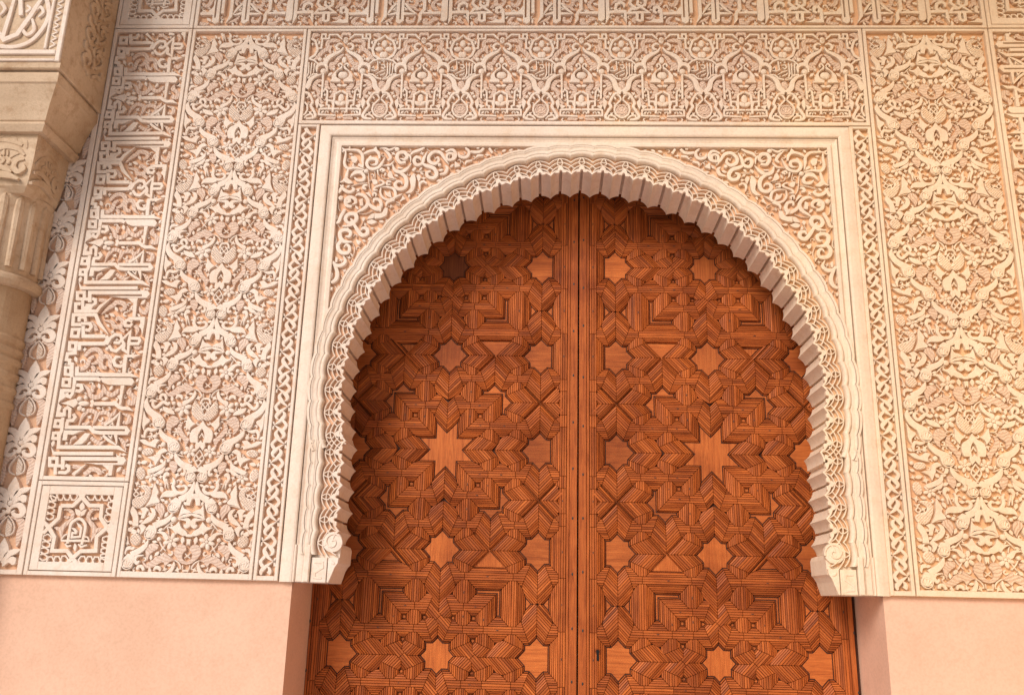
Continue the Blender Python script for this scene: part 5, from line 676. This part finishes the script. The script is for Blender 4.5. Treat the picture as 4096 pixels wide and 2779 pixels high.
# split at crossings
def split_all(S):
    cuts = [[0.0, 1.0] for _ in S]
    for i in range(len(S)):
        a, b = S[i]; d = b-a
        for j in range(i+1, len(S)):
            c, e = S[j]; f = e-c
            if max(a.x, b.x) < min(c.x, e.x)-1e-5 or max(c.x, e.x) < min(a.x, b.x)-1e-5 or max(a.y, b.y) < min(c.y, e.y)-1e-5 or max(c.y, e.y) < min(a.y, b.y)-1e-5: continue
            cr = d.x*f.y-d.y*f.x
            if abs(cr) < 1e-7:                # parallel: split at contained end points if collinear
                if abs((c-a).x*d.y-(c-a).y*d.x) < 1e-5*d.length:
                    for p in (c, e):
                        t = (p-a).dot(d)/d.length_squared
                        if 0 < t < 1: cuts[i].append(t)
                    for p in (a, b):
                        t = (p-c).dot(f)/f.length_squared
                        if 0 < t < 1: cuts[j].append(t)
                continue
            t = ((c-a).x*f.y-(c-a).y*f.x)/cr; s = ((c-a).x*d.y-(c-a).y*d.x)/cr
            if -1e-5 <= t <= 1+1e-5 and -1e-5 <= s <= 1+1e-5: cuts[i].append(min(1, max(0, t))); cuts[j].append(min(1, max(0, s)))
    E_ = set()
    for (a, b), cs in zip(S, cuts):
        cs = sorted(cs)
        for t0, t1 in zip(cs, cs[1:]):
            if t1-t0 > 1e-4:
                p, q = a.lerp(b, t0), a.lerp(b, t1); p = (round(p.x, 3), round(p.y, 3)); q = (round(q.x, 3), round(q.y, 3))
                if p != q: E_.add((min(p, q), max(p, q)))
    return E_
EDG = split_all(segs)
nb = {}
for p, q in EDG: nb.setdefault(p, []).append(q); nb.setdefault(q, []).append(p)
while True:                                   # drop dangling ends
    dead = [p for p in nb if len(nb[p]) == 1]
    if not dead: break
    for p in dead:
        q = nb.pop(p)[0]; nb[q].remove(p); EDG.discard((min(p, q), max(p, q)))
for p in nb: nb[p].sort(key=lambda q: math.atan2(q[1]-p[1], q[0]-p[0]))
faces = []; seen = set()
for p in nb:
    for q in nb[p]:
        if (p, q) in seen: continue
        loop = []; a, b = p, q
        while (a, b) not in seen:
            seen.add((a, b)); loop.append(a); L = nb[b]; i = L.index(a); a, b = b, L[(i-1) % len(L)]
        if area2(loop) > 1e-4 : faces.append(loop)
# merge collinear points
def tidy(L):
    out = []
    for i in range(len(L)):
        a, b, c = L[i-1], L[i], L[(i+1) % len(L)]
        if abs((b[0]-a[0])*(c[1]-b[1])-(b[1]-a[1])*(c[0]-b[0])) > 1e-4*0.5: out.append(b)
    return out
faces = [tidy(L) for L in faces]
# ---- shrinking wavefront: returns lath quads per level and the panels left in the middle
def verts_at(loop, t):
    n = len(loop); vs = []
    for i in range(n):
        (n1, c1, _), (n2, c2, _) = loop[i-1], loop[i]
        cr = n1.x*n2.y-n1.y*n2.x
        if abs(cr) < 1e-6: return None
        k1, k2 = c1+t, c2+t; vs.append(Vector(((k1*n2.y-k2*n1.y)/cr, (n1.x*k2-n2.x*k1)/cr)))
    return vs
def clean(loop, t):
    while len(loop) >= 3:
        vs = verts_at(loop, t)
        if vs is None:
            for i in range(len(loop)):
                n1, n2 = loop[i-1][0], loop[i][0]
                if abs(n1.x*n2.y-n1.y*n2.x) < 1e-6: loop = loop[:i]+loop[i+1:]; break
            continue
        bad = -1; worst = 1e-5
        for i in range(len(loop)):
            nrm = loop[i][0]; d = Vector((nrm.y, -nrm.x)); L = (vs[(i+1) % len(loop)]-vs[i]).dot(d)
            if L < worst: worst = L; bad = i
        if bad < 0: return loop, vs
        loop = loop[:bad]+loop[bad+1:]
    return None, None
def split_loop(loop, vs, t):
    n = len(loop)
    for i in range(n):
        a, b = vs[i], vs[(i+1) % n]
        for j in range(i+2, n):
            if i == 0 and j == n-1: continue
            c, e = vs[j], vs[(j+1) % n]; d1 = b-a; d2 = e-c; cr = d1.x*d2.y-d1.y*d2.x
            if abs(cr) < 1e-10: continue
            s = ((c-a).x*d2.y-(c-a).y*d2.x)/cr; r_ = ((c-a).x*d1.y-(c-a).y*d1.x)/cr
            if 0 < s < 1 and 0 < r_ < 1:
                return loop[i:j+1], loop[j:]+loop[:i+1]
    return None
def advance(loops, t):
    out = []; stack = list(loops)
    while stack:
        L, vs = clean(stack.pop(), t)
        if L is None: continue
        sp = split_loop(L, vs, t)
        if sp and len(sp[0]) < len(L)+1 and len(sp[1]) < len(L)+1 and len(stack) < 40:
            ok = False
            for s in sp:
                if len(s) >= 3 and len(s) <= len(L): stack.append(s); ok = True
            continue
        ar = area2([tuple(v) for v in vs])
        if ar > 2e-5: out.append((L, vs))
    return out
def wave(poly, levels):
    loop = []; n = len(poly)
    for i in range(n):
        a, b = Vector(poly[i]), Vector(poly[(i+1) % n]); d = (b-a).normalized(); nr = Vector((-d.y, d.x)); loop.append((nr, nr.dot(a), i))
    cur = advance([loop], levels[0]); quads = []
    for li in range(len(levels)-1):
        t0, t1 = levels[li], levels[li+1]
        start = {}
        for k, (L, vs) in enumerate(cur):
            for i in range(len(L)): start.setdefault(L[i][2], []).append([vs[i], vs[(i+1) % len(L)], None])
        loops = [L for L, _ in cur]; ns = 5
        for s in range(1, ns+1):
            cur = advance(loops, t0+(t1-t0)*s/ns); loops = [L for L, _ in cur]; now = {}
            for L, vs in cur:
                for i in range(len(L)): now.setdefault(L[i][2], []).append((vs[i], vs[(i+1) % len(L)]))
            for e, lst in start.items():
                for rec in lst:
                    m_ = (rec[0]+rec[1])/2; d = (rec[1]-rec[0]); c = None
                    for a, b in now.get(e, []):
                        tm = ((a+b)/2-rec[0]).dot(d)/max(1e-12, d.length_squared)
                        if -0.05 < tm < 1.05 and (c is None or (b-a).length > (c[1]-c[0]).length): c = (a, b)
                    if c: rec[2] = c
                    elif rec[2] is None: rec[2] = (m_, m_)
        for e, lst in start.items():
            for a, b, c in lst:
                if (b-a).length > 0.006: quads.append((li, a, b, c[1], c[0]))
    return quads, [vs for L, vs in cur]
LV = [0.036, 0.0555, 0.075, 0.0945, 0.1135, 0.131]
TOP = [0.0180, 0.0170, 0.0160, 0.0148, 0.0110]       # height of the laths above the board
def lath_mesh(q, h, base, gap, tilt=0.0):
    """a bevelled lath on a quad given in metres (x, z); its top falls by tilt from the first edge to the opposite one"""
    p = [tuple(v) for v in q]; hh = [h, h, h-tilt, h-tilt]
    if area2(p) < 0: p = p[::-1]; hh = hh[::-1]
    a = inset_poly(p, gap); b = inset_poly(p, gap+0.0011)
    V = [(x, -base, z) for x, z in a]+[(a[i][0], -hh[i]+0.0013, a[i][1]) for i in range(4)]+[(b[i][0], -hh[i], b[i][1]) for i in range(4)]
    F = []
    for i in range(4): j = (i+1) % 4; F += [(i, j, 4+j, 4+i), (4+i, 4+j, 8+j, 8+i)]
    F.append((8, 9, 10, 11)); return V, F
def to_m(p): return Vector((p[0]*UW, -p[1]*UV_))
laths = []; panels = []
def simplify_quad(q):
    q = [Vector(v) for v in q]
    if (q[2]-q[3]).length < 0.0015: 
        m_ = (q[2]+q[3])/2; d = (q[1]-q[0]).normalized()*0.0009; q[2] = m_+d; q[3] = m_-d
    return q
for L in faces:
    quads, left = wave(L, LV)
    if not left: quads, left = wave(L, LV[:5])
    if not left:
        quads, left = wave(L, LV[:3]+[0.084])
        if not left: quads, left = wave(L, LV[:3])
    for li, a, b, c, d in quads: laths.append((li, simplify_quad([to_m(a), to_m(b), to_m(c), to_m(d)])))
    for vs in left:
        p = [tuple(to_m(v)) for v in vs]
        if abs(area2(p)) > 0.00006: panels.append(p)
# ridge straps: three laths along every centre line, one strap passing over the other at each crossing
ridge = []; nails = []
def outer_edge(p, q): return (abs(p[0]-q[0]) < 1e-6 and (abs(p[0]-U0) < 1e-6 or abs(p[0]-U1) < 1e-6)) or (abs(p[1]-q[1]) < 1e-6 and (abs(p[1]-V0) < 1e-6 or abs(p[1]-V1) < 1e-6))
for p, q in EDG:
    P_, Q_ = to_m(p), to_m(q); d = (Q_-P_); Ln = d.length; d.normalize(); nn = Vector((-d.y, d.x)); HW = 0.036*0.495
    cut = []
    for a, b, sgn in ((p, q, 1), (q, p, -1)):
        deg = nb[a]; e = 0.0; mit = 0.0
        A0 = to_m(a); out = (to_m(b)-A0).normalized()
        oth = [(to_m(o)-A0).normalized() for o in deg if o != b]
        st_ = [o for o in oth if o.dot(out) < -0.985]
        if len(deg) == 2:
            o = oth[0]; cr = out.x*o.y-out.y*o.x; cs = max(-0.999, min(0.999, out.dot(o))); ang = math.acos(cs); mit = (1/math.tan(ang/2))*(1 if cr > 0 else -1) if ang > 0.05 else 0
        elif len(deg) >= 4 and st_:
            over = (abs(out.x) > abs(out.y)) == ((int(round(a[0]*8))+int(round(a[1]*8))) % 2 == 0)
            diag = abs(abs(out.x)-abs(out.y)) < 0.25
            if diag: over = (out.x*out.y > 0)
            e = 0.0 if over else HW
        elif len(deg) == 3 and not st_: e = HW
        cut.append((e, mit))
    (e0, m0), (e1, m1) = cut
    if Ln-e0-e1 < 0.004: continue
    for o0, o1 in ((-HW, -0.0062), (-0.0062, 0.0062), (0.0062, HW)):
        def end(base_e, mit, off, first):
            # the left side (nn) of a segment seen from p; mitre shortens or lengthens with the offset
            if first: return P_+d*(base_e+mit*off)+nn*off
            return Q_-d*(base_e-mit*off)+nn*off
        a = end(e0, m0, o0, True); b = end(e1, m1, o0, False); c = end(e1, m1, o1, False); f_ = end(e0, m0, o1, True)
        ridge.append((9, [a, b, c, f_]))
    if Ln > 0.09 and not outer_edge(p, q): nails.append(((P_+Q_)/2+d*random.uniform(-.01, .01), math.atan2(d.y, d.x)))
    elif outer_edge(p, q) and Ln > 0.1: nails.append(((P_+Q_)/2, math.atan2(d.y, d.x)))
def wood_mesh(name, items, material, grain=None):
    """items: list of (V, F, direction, tint)"""
    V = []; F = []; uv = []; tn = []
    for v, f, dr, t in items:
        o = len(V); V += v; F += [tuple(i+o for i in q) for q in f]; nd = Vector((-dr.y, dr.x)); u0 = random.uniform(0, 50); v0 = random.uniform(0, 50)
        for q in f:
            tn.append(t)
            for i in q: x, y, z = v[i]; uv.append((x*dr.x+z*dr.y+u0, x*nd.x+z*nd.y+y*0.7+v0))
    me = bpy.data.meshes.new(name); me.from_pydata(V, [], F); me.materials.append(M[material])
    l = me.uv_layers.new(name='UVMap'); l.data.foreach_set('uv', [c for p in uv for c in p])
    a = me.attributes.new('tint', 'FLOAT', 'FACE'); a.data.foreach_set('value', tn); me.update()
    return me
def dirof(q): d = (q[1]-q[0])+(q[2]-q[3]); return d.normalized() if d.length > 1e-6 else Vector((1, 0))
ITEMS = []
for li, q in laths+ridge:
    p = [tuple(v) for v in q]
    ar = abs(area2(p))/2
    if ar < 6e-6: continue
    h = 0.0190 if li == 9 else TOP[min(li, 4)]; h += random.uniform(-0.0007, 0.0007)
    t = min(1, max(0, random.gauss(0.48, 0.27)))
    V, F = lath_mesh(q, h, 0.0, 0.0024 if li == 4 else 0.0009, 0.0 if li == 9 else (0.0042 if li == 4 else 0.0026)); ITEMS.append((ar, V, F, dirof(q), t))
ITEMS.sort(key=lambda a: -a[0])
nail_me = bpy.data.meshes.new('nail'); v, f = blob(0, 0, 0.0075, 0.0024, 0, -0.0004, 0.004, 8, 2, 0.0006); nail_me.from_pydata(v, [], f); nail_me.materials.append(M['iron'])
big_me = bpy.data.meshes.new('nail'); v, f = blob(0, 0, 0.0050, 0.0085, 0, -0.0008, 0.004, 8, 2, 0.0012); big_me.from_pydata(v, [], f); big_me.materials.append(M['iron'])
BIG, REST = ITEMS[:260], ITEMS[260:]
lath_cache = None
def leaf(sg, lab):
    global lath_cache
    r = thing('door_leaf', lab, 'door', (sg*0.67, DY, 0), 'pair of door leaves')
    xin, xout = X0+U0*UW, X0+U1*UW; edge = 1.319 if sg < 0 else 1.349
    ztop, zbot = Z3-V0*UV_, Z3-V1*UV_
    V, F = box(min(sg*0.003, sg*edge), max(sg*0.003, sg*edge), DY, DY+0.05, 0.02, ztop+0.1); part('board', V, F, 'groove', r)
    if lath_cache is None:
        lath_cache = []
        for ar, v, f, d, t in BIG:
            cx = sum(p[0] for p in v)/len(v); cz = sum(p[2] for p in v)/len(v)
            lath_cache.append((wood_mesh('lath', [([(x-cx, y, z-cz) for x, y, z in v], f, d, t)], 'wood'), cx, cz))
        lath_cache.append((wood_mesh('small_laths', [(v, f, d, t) for ar, v, f, d, t in REST], 'wood'), 0, 0))
        for p in panels:
            cx = sum(a[0] for a in p)/len(p); cz = sum(a[1] for a in p)/len(p); pp = [(a-cx, b-cz) for a, b in p]
            col = round((cx/UW)) ; dr = Vector((0, 1)) if col == 1 else Vector((1, 0)); A2 = abs(area2(p))/2
            v, f = poly_relief(inset_poly(pp if area2(pp) > 0 else pp[::-1], 0.0030), -0.0035, 0.0, 0.0012)
            nm = 'star_panel' if len(p) >= 12 else ('corner_panel' if len(p) >= 6 else ('triangle_panel' if len(p) == 3 else 'square_panel'))
            lath_cache.append((wood_mesh(nm, [(v, f, dr, random.uniform(0.2, 0.95))], 'panel'), cx, cz))
    for me, cx, cz in lath_cache:
        if sg < 0 and me.name.startswith('star_panel') and abs(cx-UW) < 0.03 and abs(cz-2*UV_) < 0.03:
            me = me.copy(); me.materials[0] = M['dark_panel']  # one star panel in a darker brown
        o = link(me.name.split('.')[0], me, r, (sg*(X0+cx), DY-0.0002, Z3+cz), 0, sg)
        if me.materials[0] == M['dark_panel']: o['label'] = 'dark brown star panel high on the left leaf'
        if o.name.startswith('small_laths'): o['kind'] = 'stuff'
    # stiles and rails
    hw = 0.036*0.495
    its = []
    for nm, a, b in (('stile', 0.003, xin-hw-0.001), ('stile', xout+hw+0.001, edge-(0.001 if sg < 0 else 0.017))):
        w = b-a; cuts = [0, 0.74, 1] if w > 0.045 else [0, 1]
        for k in range(len(cuts)-1):
            V, F = box(a+w*cuts[k]+0.001, a+w*cuts[k+1]-0.001, -0.0185+0.0008*k, 0, 0.02-Z3, ztop+0.08-Z3, 0.0012)
            me = wood_mesh('stile', [(V, F, Vector((0, 1)), 0.42+0.08*k)], 'wood'); link('stile', me, r, (0, DY-0.0003, Z3), 0, sg)
    zr = zbot-hw-0.002
    while zr > 0.2:
        V, F = box(xin-hw, xout+hw, -0.012, 0, zr-0.30-Z3, zr-Z3, 0.002); me = wood_mesh('bottom_rail', [(V, F, Vector((1, 0)), random.uniform(.4, .8))], 'panel'); link('bottom_rail', me, r, (0, DY-0.0003, Z3), 0, sg); zr -= 0.304
    for p, an in nails[:295]:
        o = bpy.data.objects.new('nail', nail_me); COL.objects.link(o); o.location = (sg*(X0+p.x), DY-0.0192, Z3+p.y); o.rotation_euler = (0, -an*sg, 0); put(o, r)
    z = ztop
    while z > zbot:
        for x in (0.026, (xout+hw+edge)/2+0.004): 
            o = bpy.data.objects.new('stile_nail', big_me); COL.objects.link(o); o.location = (sg*x, DY-0.0190, z+random.uniform(-.02, .02)); put(o, r)
        z -= 0.253
    return r
leaf(-1, 'left door leaf of reddish wood with star pattern of laths')
dr = leaf(1, 'right door leaf of reddish wood with star pattern and keyhole')
kz, kx = 1.336, 0.0985
pl = [(kx+0.0085*math.cos(t), kz+0.014+0.0085*math.sin(t)) for t in [math.radians(-50+i*280/10) for i in range(11)]]+[(kx-0.006, kz-0.028), (kx+0.006, kz-0.028)]
V, F = poly_relief(pl, DY-0.0212, DY-0.012, 0.0005); kh = part('keyhole', V, F, 'hole', dr)
V, F = ribbon([(kx+0.012*math.cos(t), kz+0.014+0.012*math.sin(t), 0.0035) for t in [math.radians(-60+i*300/12) for i in range(13)]], DY-0.0218, DY-0.012, 0.0008); part('keyhole_rim', V, F, 'panel', kh)
# ------------------------------------------------------------------ column, capital and impost at the left corner
def tiers(name, label, cat):
    return thing(name, label, cat, (-3.05, -0.15, 0))
cl = tiers('corner_column', 'weathered stone column with carved capital and impost block in the upper left corner', 'column')
def prism(x0, x1, y0, y1, rows, name, material):
    """stack of rectangles: rows = (z, grow)"""
    V = []; F = []
    for z, g in rows: V += [(x0, y1, z), (x0, y0-g, z), (x1+g, y0-g, z), (x1+g, y1, z)]
    n = len(rows)
    for k in range(n-1):
        for i in range(4): j = (i+1) % 4; F.append((k*4+i, k*4+j, (k+1)*4+j, (k+1)*4+i))
    F += [(3, 2, 1, 0), tuple((n-1)*4+i for i in range(4))]
    return part(name, V, F, material, cl)
XC = -3.55
imp = prism(XC, -2.572, -0.420, 0.003, [(4.025, 0.0), (4.03, 0.004), (4.055, 0.004), (4.06, 0.0), (6.6, 0.0)], 'impost_block', 'stone')
prism(XC, -2.650, -0.335, 0.003, [(3.735, -0.012), (3.750, -0.004), (3.768, 0.006), (3.785, -0.004), (3.790, 0.004), (3.82, 0.012), (3.88, 0.030), (3.945, 0.058), (3.955, 0.062), (3.962, 0.070), (4.005, 0.072), (4.02, 0.066)], 'cornice', 'stone')
capi = prism(XC, -2.700, -0.290, 0.003, [(3.445, -0.05), (3.47, -0.022), (3.50, -0.012), (3.58, 0.0), (3.735, 0.006)], 'capital', 'stone')
# carved front and side of the impost
yF, xS = -0.4225, -2.5695
def impost_relief(front):
    its = []
    if front:
        L = [('S', 'letter', [-20, 300, 20, -60, 200, 26, -110, 90, 26, -170, 60, 26, -215, 110, 20]), ('S', 'letter', [-160, 300, 16, -170, 180, 22, -180, 70, 22]), ('S', 'letter', [-60, 320, 26, -130, 300, 22, -110, 200, 22]), ('S', 'scroll', [-50, 180, 12, -30, 120, 20, -60, 90, 20, -90, 120, 16]),
             ('S', 'scroll', [-20, 330, 16, 10, 280, 22, 30, 200, 22, 10, 120, 22, -40, 50, 22, -120, 20, 22, -220, 30, 22]), ('S', 'scroll', [-20, 190, 10, 0, 220, 16, -20, 250, 16, -40, 230, 14]), ('S', 'scroll', [-220, 200, 10, -200, 240, 18, -230, 280, 18]), ('S', 'scroll', [-90, 260, 10, -70, 240, 14, -90, 220, 14])]
        return L
    L = []
    for k in range(9):
        z = 70+75*k; s = 1 if k % 2 else -1
        L += [('S', 'scroll', [0+s*20, z-40, 10, s*70, z-10, 20, s*95, z+30, 22, s*60, z+55, 22, s*30, z+30, 20, s*50, z+10, 10]), ('S', 'scroll', [-s*10, z-30, 12, -s*50, z, 22, -s*90, z+10, 22, -s*95, z+45, 18]), ('S', 'leaf', [s*10, z+10, 8, -s*10, z+35, 26, s*5, z+70, 8]), ('B', 'bead', [-s*40, z+40, 12])]
    return L
for i, it in enumerate(impost_relief(True)):
    me = shape_mesh('IMF', i, it, 0.016, None, 'stucco'); o = link(it[1], me, None, (-2.70, yF-0.012, 4.12)); put(o, imp)
for i, it in enumerate(impost_relief(False)):
    me = shape_mesh('IMS', i, it, 0.020, None, 'stone')
    o = bpy.data.objects.new(it[1], me); COL.objects.link(o); o.location = (xS+0.012, -0.16, 4.11); o.rotation_euler = (0, 0, math.pi/2); put(o, imp)
for a, b, c, d in ((XC, -2.600, 4.10, 4.125), (XC, -2.600, 4.062, 4.075), (-2.598, -2.574, 4.06, 6.1), (-2.665, -2.650, 4.13, 6.1), (XC, -2.67, 4.47, 4.49)):
    V, F = box(a, b, yF-0.010, yF+0.006, c, d, 0.003); part('fillet', V, F, 'stucco', imp)
for k in range(60):
    z = 4.14+0.018*k
    if z > 5.2: break
    V, F = ribbon([(-2.645+0.014*(1 if k % 2 else -1)+0.020, z, 0.008), (-2.625, z+0.009, 0.008), (-2.645-0.014*(1 if k % 2 else -1)+0.020, z+0.018, 0.008)], yF-0.004, yF+0.006, 0.001); part('braid', V, F, 'stucco', imp)
# capital carving
CAP = [('S', 'scroll', [-28, 128, 8, -62, 122, 20, -74, 90, 26, -50, 62, 26, -22, 78, 22, -30, 100, 14]), ('S', 'leaf', [-245, 12, 14, -170, 46, 34, -100, 44, 34, -40, 22, 12]), ('S', 'leaf', [-240, 70, 14, -180, 92, 28, -120, 80, 26, -80, 60, 10]),
       ('S', 'scroll', [-240, 110, 12, -200, 160, 22, -140, 195, 24, -70, 185, 22, -30, 150, 12]), ('S', 'scroll', [-190, 120, 10, -160, 140, 16, -130, 125, 16, -140, 105, 12]), ('S', 'scroll', [-225, 215, 10, -170, 232, 20, -110, 228, 22, -50, 205, 16]),
       ('S', 'leaf', [-60, 250, 8, -40, 225, 26, -25, 190, 8]), ('S', 'leaf', [-250, 180, 8, -225, 200, 22, -235, 240, 8]), ('S', 'leaf', [-120, 255, 8, -95, 240, 22, -80, 215, 8]), ('S', 'leaf', [-200, 255, 8, -175, 250, 18, -150, 255, 8]),
       ('S', 'letter', [-168, 178, 8, -160, 152, 9, -145, 150, 8]), ('S', 'letter', [-138, 182, 8, -132, 150, 8]), ('S', 'letter', [-118, 178, 8, -114, 148, 8]), ('B', 'bead', [-105, 112, 12]), ('B', 'bead', [-212, 140, 10]), ('S', 'leaf', [-100, 135, 6, -85, 155, 18, -60, 160, 6])]
for i, it in enumerate(CAP):
    me = shape_mesh('CPF', i, it, 0.02, None, 'stone'); o = link(it[1], me, None, (-2.715, -0.300, 3.47)); put(o, capi)
    me = shape_mesh('CPS', i, it, 0.02, None, 'stone'); o = bpy.data.objects.new(it[1], me); COL.objects.link(o); o.location = (-2.692, -0.03, 3.47); o.rotation_euler = (0, 0, math.pi/2); put(o, capi)
# shaft
cx, cy = -2.945, -0.055
def turn(rows, name, material, n=40):
    V = []; F = []
    for z, rr in rows:
        for i in range(n): t = 2*math.pi*i/n; V.append((cx+rr*math.cos(t), cy+rr*math.sin(t), z))
    for k in range(len(rows)-1):
        for i in range(n): F.append((k*n+i, k*n+(i+1) % n, (k+1)*n+(i+1) % n, (k+1)*n+i))
    F += [tuple(range(n))[::-1], tuple((len(rows)-1)*n+i for i in range(n))]
    return part(name, V, F, material, cl, False)
neck = turn([(3.05, .205), (3.10, .212), (3.44, .222), (3.46, .228)], 'neck', 'stone')
for k in range(20):
    t = math.radians(-150+k*360/20); x, y = cx+0.214*math.cos(t), cy+0.214*math.sin(t)
    V, F = ribbon([(0, 0, 0.030), (0, 0.30, 0.046), (0, 0.345, 0.042), (0, 0.365, 0.02)], -0.016, 0.01, 0.006, 0.006)
    me = bpy.data.meshes.new('neck_leaf'); me.from_pydata(V, [], F); me.materials.append(M['stone']); o = bpy.data.objects.new('neck_leaf', me); COL.objects.link(o); o.location = (x, y, 3.075); o.rotation_euler = (0, 0, t+math.pi/2); put(o, neck)
turn([(2.985, .205), (2.99, .225), (3.01, .238), (3.03, .235), (3.045, .222), (3.05, .205)], 'astragal', 'stone')
rows = [(0.0, .197), (2.40, .193)]
for z in (2.40, 2.47, 2.54, 2.61, 2.66, 2.71): rows += [(z, .191), (z+0.012, .201), (z+0.03, .201), (z+0.045, .191)]
rows += [(2.985, .192)]
turn(rows, 'shaft', 'shaft')
